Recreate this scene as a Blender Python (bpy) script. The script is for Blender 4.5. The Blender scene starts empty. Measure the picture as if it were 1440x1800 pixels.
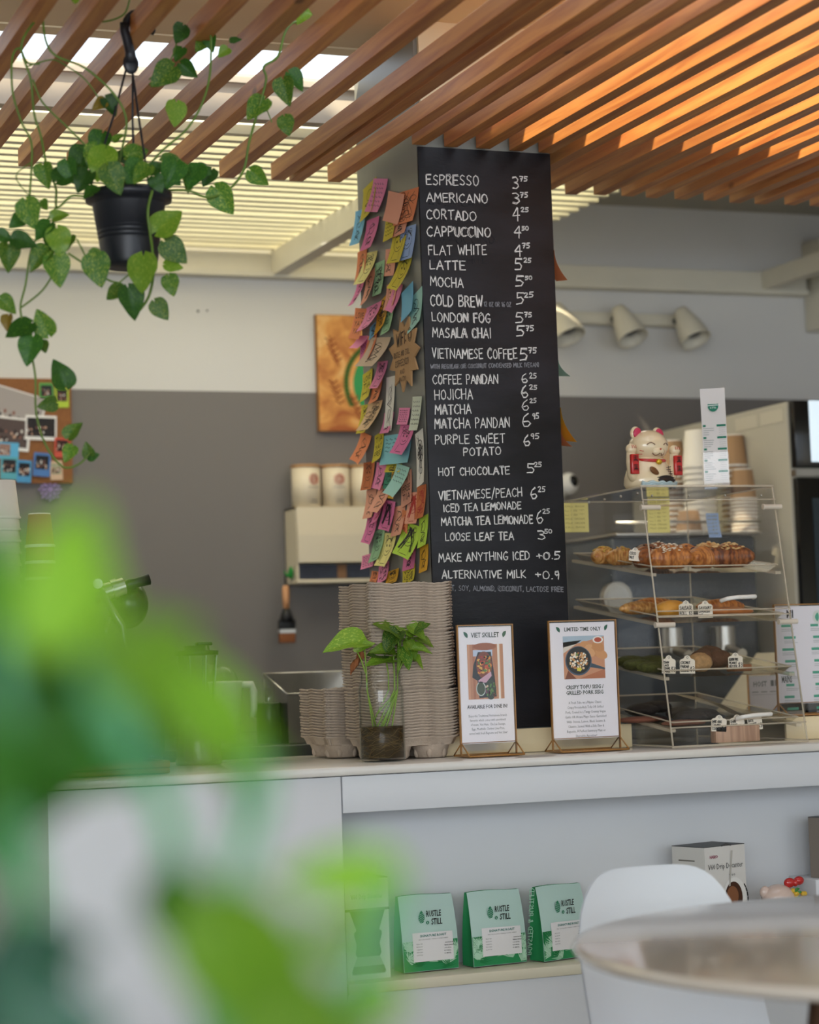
import bpy, bmesh, math, random
from mathutils import Vector, Matrix
from math import sin, cos, pi, radians
random.seed(7)
C = bpy.context.scene.collection
SC = bpy.context.scene

# ------------------------------------------------------------------ camera
CZ = 1.15; FPX = 3859.0; PYX = 818.0
def _rot(a, b, c):
    f = Vector((sin(a)*cos(b), cos(a)*cos(b), sin(b))); r = Vector((cos(a), -sin(a), 0)); d = f.cross(r)
    return cos(c)*r + sin(c)*d, -sin(c)*r + cos(c)*d, f
CR, CD, CF = _rot(.37002, .09159, .0335)
CO = Vector((0, 0, CZ))
def ray(x, y): return CR*(x-720) + CD*(y-PYX) + CF*FPX
def atY(x, y, Y): d = ray(x, y); return CO + d*(Y/d.y)
def atZ(x, y, Z): d = ray(x, y); return CO + d*((Z-CZ)/d.z)
def atX(x, y, X): d = ray(x, y); return CO + d*(X/d.x)
cd = bpy.data.cameras.new('camera'); cam = bpy.data.objects.new('camera', cd); C.objects.link(cam)
cd.sensor_fit = 'HORIZONTAL'; cd.sensor_width = 24; cd.lens = 24*FPX/1440
cd.shift_y = (PYX-900)/1440
cam.matrix_world = Matrix(((CR.x, -CD.x, -CF.x, 0), (CR.y, -CD.y, -CF.y, 0), (CR.z, -CD.z, -CF.z, CZ), (0, 0, 0, 1)))
cd.clip_start = .05; cd.clip_end = 200
cd.dof.use_dof = True; cd.dof.focus_distance = 4.75; cd.dof.aperture_fstop = 2.4
SC.camera = cam

# ------------------------------------------------------------------ light
SC.view_settings.view_transform = 'Standard'; SC.view_settings.look = 'None'
SC.view_settings.gamma = 1; SC.view_settings.use_curve_mapping = False
SC.view_settings.exposure = 0.0
W = bpy.data.worlds.new('sky'); SC.world = W; W.use_nodes = True
bg = W.node_tree.nodes['Background']; bg.inputs[0].default_value = (.80, .90, 1.0, 1); bg.inputs[1].default_value = 2.2
def sun_light(name, d, e, col, ang):
    l = bpy.data.lights.new(name, 'SUN'); l.energy = e; l.color = col; l.angle = radians(ang)
    o = bpy.data.objects.new(name, l); C.objects.link(o); o.rotation_euler = Vector(d).to_track_quat('-Z', 'Y').to_euler(); o.location = (0, 0, 6)
sun_light('sun', (1.0, .62, -1.0), 8.5, (1.0, .86, .60), 1.5)
def area_light(name, loc, to, sx, sy, e, col):
    l = bpy.data.lights.new(name, 'AREA'); l.shape = 'RECTANGLE'; l.size = sx; l.size_y = sy; l.energy = e; l.color = col
    o = bpy.data.objects.new(name, l); C.objects.link(o); o.location = loc
    o.rotation_euler = (Vector(to)-Vector(loc)).to_track_quat('-Z', 'Y').to_euler()
area_light('window_daylight', (-1.3, -2.4, 1.95), (1.9, 4.5, 1.25), 3.4, 1.7, 120, (.90, .95, 1.0))
area_light('back_fill_light', (2.2, 5.75, 2.36), (2.3, 6.0, 1.0), 1.4, .5, 4, (1.0, .96, .9))  # fill area light over the back counter, with no fixture

# ------------------------------------------------------------------ helpers
MATS = {}
def S(c):
    if isinstance(c, str):
        c = tuple(int(c[i:i+2], 16)/255 for i in (0, 2, 4))
    return tuple((v/12.92 if v <= .04045 else ((v+.055)/1.055)**2.4) for v in c)
def mat(name, col, rough=.6, metal=0, bump=0, bscale=60, var=0, vscale=8, trans=0, ior=1.45, coat=0, transl=0, spec=.5, sheen=0, emit=0, alpha=1, stretch=(1, 1, 1)):
    if name in MATS: return MATS[name]
    m = bpy.data.materials.new(name); m.use_nodes = True; nt = m.node_tree; N = nt.nodes; L = nt.links
    b = N['Principled BSDF']; c = S(col); b.inputs['Base Color'].default_value = (*c, 1)
    b.inputs['Roughness'].default_value = rough; b.inputs['Metallic'].default_value = metal
    b.inputs['IOR'].default_value = ior; b.inputs['Transmission Weight'].default_value = trans
    b.inputs['Specular IOR Level'].default_value = spec
    b.inputs['Coat Weight'].default_value = coat; b.inputs['Coat Roughness'].default_value = .12
    b.inputs['Alpha'].default_value = alpha
    if emit: b.inputs['Emission Color'].default_value = (*c, 1); b.inputs['Emission Strength'].default_value = emit
    tc = N.new('ShaderNodeTexCoord'); mp = N.new('ShaderNodeMapping'); mp.inputs['Scale'].default_value = stretch
    L.new(tc.outputs['Object'], mp.inputs[0])
    if var:
        n = N.new('ShaderNodeTexNoise'); n.inputs['Scale'].default_value = vscale; n.inputs['Detail'].default_value = 5
        L.new(mp.outputs[0], n.inputs['Vector'])
        r = N.new('ShaderNodeValToRGB'); r.color_ramp.elements[0].position = .3; r.color_ramp.elements[1].position = .7
        r.color_ramp.elements[0].color = (*[max(0, v*(1-var)) for v in c], 1); r.color_ramp.elements[1].color = (*[min(1, v*(1+var)) for v in c], 1)
        L.new(n.outputs['Fac'], r.inputs[0]); L.new(r.outputs[0], b.inputs['Base Color'])
    if bump:
        n = N.new('ShaderNodeTexNoise'); n.inputs['Scale'].default_value = bscale; n.inputs['Detail'].default_value = 4
        L.new(mp.outputs[0], n.inputs['Vector'])
        k = N.new('ShaderNodeBump'); k.inputs['Strength'].default_value = bump; k.inputs['Distance'].default_value = .003
        L.new(n.outputs['Fac'], k.inputs['Height']); L.new(k.outputs[0], b.inputs['Normal'])
    if transl:
        t = N.new('ShaderNodeBsdfTranslucent'); t.inputs[0].default_value = (*c, 1); mx = N.new('ShaderNodeMixShader'); mx.inputs[0].default_value = transl
        L.new(b.outputs[0], mx.inputs[1]); L.new(t.outputs[0], mx.inputs[2]); L.new(mx.outputs[0], N['Material Output'].inputs[0])
    MATS[name] = m; return m
def nodes(name):
    m = bpy.data.materials.new(name); m.use_nodes = True; MATS[name] = m
    return m, m.node_tree.nodes, m.node_tree.links, m.node_tree.nodes['Principled BSDF']
def wood_mat(name, c1, c2, rough=.5, axis='Y', sc=1.0, bump=.15, knots=True):
    m, N, L, b = nodes(name)
    tc = N.new('ShaderNodeTexCoord'); oi = N.new('ShaderNodeObjectInfo')
    ad = N.new('ShaderNodeVectorMath'); ad.operation = 'MULTIPLY_ADD'; ad.inputs[1].default_value = (1, 1, 1)
    cb = N.new('ShaderNodeCombineXYZ'); ml = N.new('ShaderNodeMath'); ml.operation = 'MULTIPLY'; ml.inputs[1].default_value = 37
    L.new(oi.outputs['Random'], ml.inputs[0])
    for i in range(3): L.new(ml.outputs[0], cb.inputs[i])
    L.new(tc.outputs['Object'], ad.inputs[0]); L.new(cb.outputs[0], ad.inputs[2])
    mp = N.new('ShaderNodeMapping'); s = {'X': (.06, 1, 1), 'Y': (1, .06, 1), 'Z': (1, 1, .06)}[axis]
    mp.inputs['Scale'].default_value = s; L.new(ad.outputs[0], mp.inputs[0])
    n = N.new('ShaderNodeTexNoise'); n.inputs['Scale'].default_value = 60*sc; n.inputs['Detail'].default_value = 6; n.inputs['Distortion'].default_value = .6
    L.new(mp.outputs[0], n.inputs['Vector'])
    r = N.new('ShaderNodeValToRGB'); r.color_ramp.elements[0].position = .32; r.color_ramp.elements[1].position = .62
    r.color_ramp.elements[0].color = (*S(c1), 1); r.color_ramp.elements[1].color = (*S(c2), 1); L.new(n.outputs['Fac'], r.inputs[0])
    hs = N.new('ShaderNodeHueSaturation'); mr = N.new('ShaderNodeMapRange'); mr.inputs[3].default_value = .78; mr.inputs[4].default_value = 1.2
    L.new(oi.outputs['Random'], mr.inputs[0]); L.new(mr.outputs[0], hs.inputs['Value']); L.new(r.outputs[0], hs.inputs['Color'])
    out = hs.outputs[0]
    if knots:
        v = N.new('ShaderNodeTexVoronoi'); v.inputs['Scale'].default_value = 7*sc; mp2 = N.new('ShaderNodeMapping')
        mp2.inputs['Scale'].default_value = {'X': (.55, 1, 1), 'Y': (1, .55, 1), 'Z': (1, 1, .55)}[axis]
        L.new(ad.outputs[0], mp2.inputs[0]); L.new(mp2.outputs[0], v.inputs['Vector'])
        kr = N.new('ShaderNodeValToRGB'); kr.color_ramp.elements[0].position = .035; kr.color_ramp.elements[1].position = .085
        kr.color_ramp.elements[0].color = (.25, .16, .12, 1); kr.color_ramp.elements[1].color = (1, 1, 1, 1); L.new(v.outputs['Distance'], kr.inputs[0])
        mx = N.new('ShaderNodeMix'); mx.data_type = 'RGBA'; mx.blend_type = 'MULTIPLY'; mx.inputs[0].default_value = .8
        L.new(out, mx.inputs[6]); L.new(kr.outputs[0], mx.inputs[7]); out = mx.outputs[2]
    L.new(out, b.inputs['Base Color']); b.inputs['Roughness'].default_value = rough
    k = N.new('ShaderNodeBump'); k.inputs['Strength'].default_value = bump; k.inputs['Distance'].default_value = .002
    L.new(n.outputs['Fac'], k.inputs['Height']); L.new(k.outputs[0], b.inputs['Normal'])
    return m
# flat print: colour comes from the mesh (ink on paper)
def print_mat(name='printed_paper', rough=.55, transl=0):
    m, N, L, b = nodes(name); a = N.new('ShaderNodeVertexColor'); a.layer_name = 'ink'
    L.new(a.outputs[0], b.inputs['Base Color']); b.inputs['Roughness'].default_value = rough; b.inputs['Specular IOR Level'].default_value = .25
    return m
PRN = print_mat()
PRG = print_mat('printed_gloss', .25)

class MB:
    def __init__(s): s.v = []; s.f = []; s.mi = []; s.col = []; s.m = 0; s.c = (1, 1, 1); s.sm = []; s.smooth = False; s.T = None
    def add(s, vs, fs, smooth=None):
        o = len(s.v)
        if s.T is not None: vs = [s.T @ Vector(v) for v in vs]
        s.v += [tuple(v) for v in vs]
        for f in fs:
            s.f.append([o+i for i in f]); s.mi.append(s.m); s.col.append(s.c); s.sm.append(s.smooth if smooth is None else smooth)
    def box(s, lo, hi, rz=0, bev=0):
        x0, y0, z0 = lo; x1, y1, z1 = hi
        if bev:
            return s._bbox(lo, hi, bev, rz)
        vs = [(x0, y0, z0), (x1, y0, z0), (x1, y1, z0), (x0, y1, z0), (x0, y0, z1), (x1, y0, z1), (x1, y1, z1), (x0, y1, z1)]
        if rz:
            c = Vector(((x0+x1)/2, (y0+y1)/2, 0)); R = Matrix.Rotation(rz, 3, 'Z'); vs = [R @ (Vector(v)-c)+c for v in vs]
        s.add(vs, [(0, 3, 2, 1), (4, 5, 6, 7), (0, 1, 5, 4), (1, 2, 6, 5), (2, 3, 7, 6), (3, 0, 4, 7)], False)
    def _bbox(s, lo, hi, b, rz):
        bm = bmesh.new(); bmesh.ops.create_cube(bm, size=1)
        c = (Vector(lo)+Vector(hi))/2; d = Vector(hi)-Vector(lo)
        for v in bm.verts: v.co = Vector((v.co.x*d.x, v.co.y*d.y, v.co.z*d.z))
        bmesh.ops.bevel(bm, geom=bm.edges[:], offset=b, segments=2, affect='EDGES', profile=.5)
        R = Matrix.Rotation(rz, 3, 'Z')
        bm.verts.index_update()
        s.add([R @ v.co + c for v in bm.verts], [[v.index for v in f.verts] for f in bm.faces], True); bm.free()
    def cyl(s, p0, p1, r0, r1=None, n=16, cap=True, smooth=True):
        if r1 is None: r1 = r0
        p0 = Vector(p0); p1 = Vector(p1); d = (p1-p0).normalized(); a = d.orthogonal().normalized(); b = d.cross(a)
        vs = []
        for p, r in ((p0, r0), (p1, r1)):
            for i in range(n): t = 2*pi*i/n; vs.append(p+a*cos(t)*r+b*sin(t)*r)
        s.add(vs, [(i, (i+1) % n, n+(i+1) % n, n+i) for i in range(n)], smooth)
        if cap:
            s.add(vs[:n], [list(range(n))[::-1]], False); s.add(vs[n:], [list(range(n))], False)
    def tube(s, pts, r, n=8, cap=True):
        pts = [Vector(p) for p in pts]; m = len(pts); rs = r if isinstance(r, (list, tuple)) else [r]*m
        vs = []; a = None
        for i, p in enumerate(pts):
            d = (pts[min(i+1, m-1)]-pts[max(i-1, 0)])
            if d.length < 1e-9: d = Vector((0, 0, 1))
            d.normalize()
            a = d.orthogonal().normalized() if a is None else (a-d*a.dot(d)).normalized()
            b = d.cross(a)
            for k in range(n): t = 2*pi*k/n; vs.append(p+(a*cos(t)+b*sin(t))*rs[i])
        fs = [(i*n+k, i*n+(k+1) % n, (i+1)*n+(k+1) % n, (i+1)*n+k) for i in range(m-1) for k in range(n)]
        if cap: fs += [list(range(n))[::-1], [(m-1)*n+k for k in range(n)]]
        s.add(vs, fs, True)
    def lathe(s, prof, c=(0, 0, 0), n=32, smooth=True, axis='Z'):
        vs = []; c = Vector(c)
        for r, z in prof:
            for k in range(n):
                t = 2*pi*k/n
                p = Vector((r*cos(t), r*sin(t), z)) if axis == 'Z' else Vector((r*cos(t), -z, r*sin(t)))
                vs.append(c+p)
        m = len(prof)
        s.add(vs, [(i*n+k, i*n+(k+1) % n, (i+1)*n+(k+1) % n, (i+1)*n+k) for i in range(m-1) for k in range(n)], smooth)
    def ball(s, c, r, n=16, m=10, R=None):
        if not isinstance(r, (tuple, list)): r = (r, r, r)
        c = Vector(c); vs = []
        for i in range(m+1):
            ph = pi*i/m
            for k in range(n):
                t = 2*pi*k/n; p = Vector((r[0]*sin(ph)*cos(t), r[1]*sin(ph)*sin(t), r[2]*cos(ph)))
                if R: p = R @ p
                vs.append(c+p)
        s.add(vs, [(i*n+k, (i+1)*n+k, (i+1)*n+(k+1) % n, i*n+(k+1) % n) for i in range(m) for k in range(n)], True)
    def quad(s, a, b, c, d): s.add([a, b, c, d], [(0, 1, 2, 3)], False)
    def poly(s, pts): s.add(pts, [list(range(len(pts)))], False)
    def prism(s, pts, off):
        n = len(pts); off = Vector(off); p = [Vector(q) for q in pts]
        s.add(p+[q+off for q in p], [list(range(n))[::-1], [n+i for i in range(n)]]+[(i, (i+1) % n, n+(i+1) % n, n+i) for i in range(n)], False)
    def grid(s, fn, nu, nv, smooth=True):
        vs = [fn(i/nu, j/nv) for j in range(nv+1) for i in range(nu+1)]
        s.add(vs, [(j*(nu+1)+i, j*(nu+1)+i+1, (j+1)*(nu+1)+i+1, (j+1)*(nu+1)+i) for j in range(nv) for i in range(nu)], smooth)
    def build(s, name, m, parent=None, origin=None):
        me = bpy.data.meshes.new(name)
        vs = s.v
        if origin is not None: o = Vector(origin); vs = [tuple(Vector(v)-o) for v in vs]
        me.from_pydata(vs, [], s.f); ms = m if isinstance(m, (list, tuple)) else [m]
        for k in ms: me.materials.append(k)
        me.polygons.foreach_set('material_index', s.mi); me.polygons.foreach_set('use_smooth', s.sm)
        if any(getattr(k, 'name', '').startswith('printed') for k in ms):
            ca = me.color_attributes.new('ink', 'FLOAT_COLOR', 'CORNER'); d = []
            for f, c in zip(s.f, s.col): d += [c[0], c[1], c[2], 1]*len(f)
            ca.data.foreach_set('color', d)
        me.update()
        ob = bpy.data.objects.new(name, me); C.objects.link(ob)
        if parent is not None: ob.parent = parent
        if origin is not None: ob.location = origin
        return ob
def tag(o, label=None, cat=None, group=None, kind=None):
    if label: o['label'] = label
    if cat: o['category'] = cat
    if group: o['group'] = group
    if kind: o['kind'] = kind
    return o
def thing(name, label, cat, loc=(0, 0, 0), rz=0, group=None):
    o = bpy.data.objects.new(name, None); o.empty_display_size = .05; C.objects.link(o)
    o.location = loc; o.rotation_euler = (0, 0, rz); return tag(o, label, cat, group)
KIDS = {}
def dup(root, loc=None, rz=None, label=None, group=None):
    def cp(o, par):
        c = o.copy(); C.objects.link(c)
        if par is not None: c.parent = par
        for ch in [q for q in SRC if q.parent == o]: cp(ch, c)
        return c
    SRC = list(root.children_recursive)
    r = cp(root, None)
    if loc is not None: r.location = loc
    if rz is not None: r.rotation_euler = (0, 0, rz)
    if label: r['label'] = label
    if group: r['group'] = group
    return r
def struct(name, mb, m, parent=None, label=None):
    o = mb.build(name, m, parent)
    if parent is None: o['kind'] = 'structure'
    if label: o['label'] = label
    return o
def sub(o, lv=2):
    md = o.modifiers.new('subsurf', 'SUBSURF'); md.levels = lv; md.render_levels = lv; return o

# single-stroke hand lettering -------------------------------------------------
G = {
'A': (.7, [[(0, 0), (.35, 1), (.7, 0)], [(.12, .36), (.6, .36)]]), 'B': (.6, [[(0, 0), (0, 1), (.4, 1), (.52, .8), (.4, .55), (0, .52)], [(.35, .54), (.6, .35), (.5, .05), (0, 0)]]),
'C': (.62, [[(.6, .85), (.4, 1), (.15, .85), (0, .5), (.12, .12), (.38, 0), (.6, .15)]]), 'D': (.62, [[(0, 0), (0, 1), (.3, .98), (.6, .65), (.55, .25), (.3, 0), (0, 0)]]),
'E': (.55, [[(.55, 1), (0, .98), (.02, 0), (.55, .02)], [(0, .52), (.45, .54)]]), 'F': (.52, [[(.52, 1), (0, .97), (.03, 0)], [(0, .52), (.42, .54)]]),
'G': (.65, [[(.58, .86), (.35, 1), (.1, .8), (0, .45), (.15, .08), (.4, 0), (.6, .15), (.62, .42), (.35, .42)]]), 'H': (.62, [[(0, 1), (.02, 0)], [(.6, 1), (.6, 0)], [(0, .48), (.6, .5)]]),
'I': (.12, [[(.06, 1), (.06, 0)]]), 'J': (.45, [[(.4, 1), (.42, .25), (.3, .02), (.1, .02), (0, .2)]]), 'K': (.58, [[(0, 1), (.02, 0)], [(.55, .98), (.03, .45), (.58, 0)]]),
'L': (.48, [[(0, 1), (.02, .02), (.48, .03)]]), 'M': (.78, [[(0, 0), (.08, 1), (.38, .35), (.68, 1), (.78, 0)]]), 'N': (.65, [[(0, 0), (.03, 1), (.6, .03), (.62, 1)]]),
'O': (.66, [[(.33, 1), (.1, .85), (0, .5), (.1, .12), (.33, 0), (.56, .14), (.66, .5), (.55, .86), (.33, 1)]]), 'P': (.55, [[(0, 0), (0, 1), (.35, 1), (.55, .8), (.4, .52), (0, .45)]]),
'Q': (.66, [[(.33, 1), (.1, .85), (0, .5), (.1, .12), (.33, 0), (.56, .14), (.66, .5), (.55, .86), (.33, 1)], [(.4, .3), (.7, -.1)]]), 'R': (.58, [[(0, 0), (0, 1), (.35, 1), (.52, .78), (.35, .52), (0, .48)], [(.25, .5), (.58, 0)]]),
'S': (.55, [[(.52, .87), (.3, 1), (.08, .85), (.1, .62), (.42, .42), (.52, .2), (.3, 0), (0, .1)]]), 'T': (.6, [[(0, .97), (.6, 1)], [(.3, 1), (.3, 0)]]),
'U': (.6, [[(0, 1), (.03, .25), (.2, 0), (.4, 0), (.56, .25), (.6, 1)]]), 'V': (.62, [[(0, 1), (.3, 0), (.62, 1)]]), 'W': (.85, [[(0, 1), (.2, 0), (.42, .75), (.62, 0), (.85, 1)]]),
'X': (.6, [[(0, 1), (.6, 0)], [(.6, 1), (0, 0)]]), 'Y': (.6, [[(0, 1), (.3, .5), (.6, 1)], [(.3, .5), (.28, 0)]]), 'Z': (.55, [[(0, 1), (.55, 1), (0, 0), (.55, 0)]]),
'0': (.6, [[(.3, 1), (.08, .85), (0, .5), (.08, .12), (.3, 0), (.52, .14), (.6, .5), (.5, .86), (.3, 1)]]), '1': (.3, [[(0, .8), (.2, 1), (.2, 0)]]), '2': (.55, [[(0, .8), (.2, 1), (.45, .9), (.45, .6), (0, 0), (.55, 0)]]),
'3': (.52, [[(0, .95), (.3, 1), (.5, .8), (.4, .58), (.15, .53), (.45, .42), (.52, .2), (.3, 0), (0, .06)]]), '4': (.6, [[(.42, 1), (0, .35), (.6, .38)], [(.44, .95), (.42, -.1)]]),
'5': (.55, [[(.55, 1), (.1, 1), (.05, .55), (.35, .6), (.52, .35), (.4, .05), (0, 0)]]), '6': (.55, [[(.42, 1), (.15, .75), (0, .35), (.15, .02), (.4, .02), (.55, .25), (.4, .45), (.1, .35)]]),
'7': (.5, [[(0, 1), (.5, .98), (.2, 0)], [(.12, .5), (.42, .52)]]), '8': (.5, [[(.25, .52), (.02, .78), (.25, 1), (.48, .78), (.25, .52), (0, .25), (.25, 0), (.5, .25), (.25, .52)]]), '9': (.5, [[(.48, .7), (.25, .5), (.03, .68), (.1, .95), (.4, 1), (.48, .7), (.4, 0)]]),
'$': (.55, [[(.52, .82), (.3, .92), (.08, .8), (.1, .6), (.42, .42), (.52, .22), (.3, .08), (0, .16)], [(.28, 1.08), (.28, -.08)]]), '+': (.5, [[(0, .5), (.5, .5)], [(.25, .75), (.25, .25)]]), '/': (.4, [[(0, -.15), (.4, 1.15)]]),
'.': (.12, [[(.04, .02), (.1, .05)]]), ',': (.15, [[(.1, .08), (.02, -.14)]]), '(': (.2, [[(.2, 1.05), (.02, .5), (.2, -.05)]]), ')': (.2, [[(0, 1.05), (.18, .5), (0, -.05)]]), '-': (.35, [[(0, .45), (.35, .45)]]),
"'": (.1, [[(.06, 1), (.03, .8)]]), '!': (.1, [[(.06, 1), (.05, .25)], [(.05, .08), (.06, .02)]]), ':': (.1, [[(.05, .7), (.06, .62)], [(.05, .2), (.06, .12)]]), '&': (.6, [[(.6, 0), (.15, .75), (.3, 1), (.42, .8), (.05, .3), (.15, 0), (.4, .05), (.58, .4)]]), ' ': (.35, [])}
def strokes(text, jit=.04, gap=.2, rnd=random):
    x = 0; out = []
    for ch in text:
        w, ss = G.get(ch.upper(), G[' ']); sx = 1+rnd.uniform(-.1, .1); sy = 1+rnd.uniform(-.07, .07); dy = rnd.uniform(-.05, .05)
        for st in ss:
            out.append([(x+px*sx+rnd.uniform(-jit, jit)*.6, dy+py*sy+rnd.uniform(-jit, jit)*.6) for px, py in st])
        x += w*sx+gap
    return out, max(x-gap, .01)
def ribbon(mb, pts, w):
    # flat chalk/ink stroke; pts are 3-D, lying on a plane whose normal is given by mb.n
    n = mb.n
    for a, b in zip(pts, pts[1:]):
        d = (b-a)
        if d.length < 1e-7: continue
        d.normalize(); s_ = d.cross(n)*w*.5; e = d*w*.35
        mb.add([a-e-s_, b+e-s_, b+e+s_, a-e+s_], [(0, 1, 2, 3)], False)
def write(mb, text, p0, p1, h, w, up=Vector((0, 0, 1)), jit=.04, rnd=random):
    st, tw = strokes(text, jit, rnd=rnd); ex = (p1-p0)/tw
    for s_ in st: ribbon(mb, [p0+ex*x+up*(y*h) for x, y in s_], w)
# printed text through the built-in typeface -----------------------------------
def type_text(mb, text, p, h, ex=Vector((1, 0, 0)), up=Vector((0, 0, 1)), align='CENTER', wfit=None, bold=0, squeeze=.8):
    cu = bpy.data.curves.new('t', 'FONT'); cu.body = text; cu.align_x = align; cu.size = 1; cu.offset = bold; cu.resolution_u = 1
    ob = bpy.data.objects.new('t', cu); C.objects.link(ob)
    dg = bpy.context.evaluated_depsgraph_get(); me = ob.evaluated_get(dg).to_mesh()
    vs = [v.co.copy() for v in me.vertices]; fs = [list(q.vertices) for q in me.polygons]
    if vs:
        w = max(v.x for v in vs)-min(v.x for v in vs); k = h/.7
        kx = (wfit/w) if wfit else k*squeeze
        mb.add([p+ex*(v.x*kx)+up*(v.y*k) for v in vs], fs, False)
    ob.evaluated_get(dg).to_mesh_clear(); bpy.data.objects.remove(ob); bpy.data.curves.remove(cu)

# ------------------------------------------------------------------ setting
m_wall, N_, L_, b_ = nodes('two_tone_wall_paint')
ge = N_.new('ShaderNodeNewGeometry'); sp = N_.new('ShaderNodeSeparateXYZ'); L_.new(ge.outputs['Position'], sp.inputs[0])
gt = N_.new('ShaderNodeMath'); gt.operation = 'GREATER_THAN'; gt.inputs[1].default_value = 2.033; L_.new(sp.outputs[2], gt.inputs[0])
mx = N_.new('ShaderNodeMix'); mx.data_type = 'RGBA'; L_.new(gt.outputs[0], mx.inputs[0])
mx.inputs[6].default_value = (*S('77726f'), 1); mx.inputs[7].default_value = (*S('d6d4d1'), 1)
nz = N_.new('ShaderNodeTexNoise'); nz.inputs['Scale'].default_value = 3; nz.inputs['Detail'].default_value = 6
mz = N_.new('ShaderNodeMapRange'); mz.inputs[3].default_value = .93; mz.inputs[4].default_value = 1.05; L_.new(nz.outputs[0], mz.inputs[0])
vm = N_.new('ShaderNodeVectorMath'); vm.operation = 'SCALE'; L_.new(mx.outputs[2], vm.inputs[0]); L_.new(mz.outputs[0], vm.inputs['Scale'])
L_.new(vm.outputs[0], b_.inputs['Base Color']); b_.inputs['Roughness'].default_value = .6
nb = N_.new('ShaderNodeTexNoise'); nb.inputs['Scale'].default_value = 120; bp = N_.new('ShaderNodeBump'); bp.inputs['Strength'].default_value = .12; bp.inputs['Distance'].default_value = .002
L_.new(nb.outputs[0], bp.inputs['Height']); L_.new(bp.outputs[0], b_.inputs['Normal'])
WHITE = mat('white_wall_paint', 'd9d7d2', .6, bump=.1, bscale=90, var=.04, vscale=3)
CREAM = mat('cream_ceiling_paint', 'e2d7b8', .55, var=.04, vscale=2)
TRIM = mat('cream_trim_paint', 'd9d3c2', .5, var=.04, vscale=5)
LOUV = mat('ivory_louvre_paint', 'f1ebd2', .5, var=.04, vscale=5)
FLOOR = mat('grey_concrete_floor', '8d8a86', .45, var=.12, vscale=3, bump=.1, bscale=30)

YW = 6.6
b = MB(); b.box((-3.2, YW, 0), (5.2, YW+.1, 2.9)); struct('wall_back', b, m_wall)
b = MB(); b.box((5.1, -3, 0), (5.2, YW, 2.9)); struct('wall_right', b, WHITE)
b = MB(); b.box((-3.2, -3, 0), (-3.1, YW, 2.9)); struct('wall_left', b, WHITE)
b = MB(); b.box((-3.2, -3, -.1), (5.2, YW+.1, 0)); struct('floor', b, FLOOR)
# ceiling above the wooden slats; two sky openings, one widened unseen for light
ZC = 2.62
b = MB()
b.box((-3.1, -3, ZC), (1.25, 4.87, ZC+.05)); b.box((1.25, -3, ZC), (1.72, 2.2, ZC+.05)); b.box((1.25, 4.29, ZC), (1.72, 4.87, ZC+.05)); b.box((1.72, -3, ZC), (5.1, 3.0, ZC+.05)); b.box((1.72, 4.29, ZC), (5.1, 4.87, ZC+.05)); b.box((3.05, 3.0, ZC), (5.1, 4.29, ZC+.05))
b.box((-3.1, 4.87, ZC), (.2, 5.05, ZC+.05)); b.box((2.16, 4.87, ZC), (5.1, 5.05, ZC+.05))
struct('ceiling', b, CREAM)
b = MB(); b.box((-3.1, 4.80, ZC-.004), (1.81, 4.83, ZC)); struct('trim_1', b, CREAM)
b = MB(); b.box((-3.1, 5.05, 2.500), (5.1, 5.094, 2.612)); struct('trim_2', b, mat('fascia_paint', 'cfc3b4', .6, var=.05))
b = MB(); b.box((-3.1, 5.035, 2.585), (5.1, 5.05, 2.60)); struct('trim_3', b, MATS['fascia_paint'])
# wall trims under the louvre and on the right
zt0, zt1 = 2.405, 2.47
b = MB(); b.box((-3.1, YW-.045, zt0), (4.05, YW, zt1)); b.box((-3.1, YW-.06, zt0-.012), (4.05, YW, zt0+.006)); struct('trim_4', b, TRIM)
# right soffit, plus unseen louvre cover, high slab and closures added to block sun
b = MB(); b.box((2.83, 5.098, 2.69), (5.1, YW, 2.75)); b.box((2.16, 5.0, 2.672), (5.1, 5.10, 2.75)); b.box((2.812, 5.096, 2.60), (5.1, 5.12, 2.76)); b.box((-3.2, -1.5, 3.5), (.72, 4.4, 3.6)); b.box((-3.1, 6.42, 2.80), (2.83, YW, 2.86)); struct('soffit_and_sun_block', b, mat('grey_soffit', 'a8a294', .6))
b = MB(); b.box((2.812, 5.094, 2.545), (2.83, YW-.002, 2.76)); struct('louvre_end_sun_stop', b, TRIM)  # fascia added at the louvre end to stop sun reaching the wall
# louvre roof: every slat is a part
lr = thing('louvre_roof', 'ivory painted louvre roof of thin parallel slats left of the pillar', 'louvre', (0, 0, 0))
x0, x1 = -1.2, 2.81
b = MB(); b.box((0, -.013, -.012), (x1-x0, .013, .012)); first = b.build('slat', LOUV, lr)
k = 0; y = 5.135
while y < YW-.05:
    o = first if k == 0 else first.copy()
    if k: C.objects.link(o)
    o.location = (x0, y, 2.492+random.uniform(-.002, .002)); k += 1; y += .0665
for X in (2.10, 3.77):
    if X < 3:
        b = MB(); b.box((X-.004, 5.05, 2.40), (X+.045, YW-.02, 2.476)); b.build('beam', TRIM, lr)
for X in (-.6,):
    b = MB(); b.box((X, 5.05, 2.40), (X+.045, YW-.02, 2.476)); b.build('beam', TRIM, lr)

b = MB(); b.box((0, 5.092, 2.530), (x1-x0+.001, YW-.005, 2.534)); o = b.build('roof_sheet', mat('translucent_roof_sheet', 'fffdf2', .6, transl=.85), lr); o.location = (x0, 0, 0); o['label'] = 'translucent cream roof sheet glowing above the slats'
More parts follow.
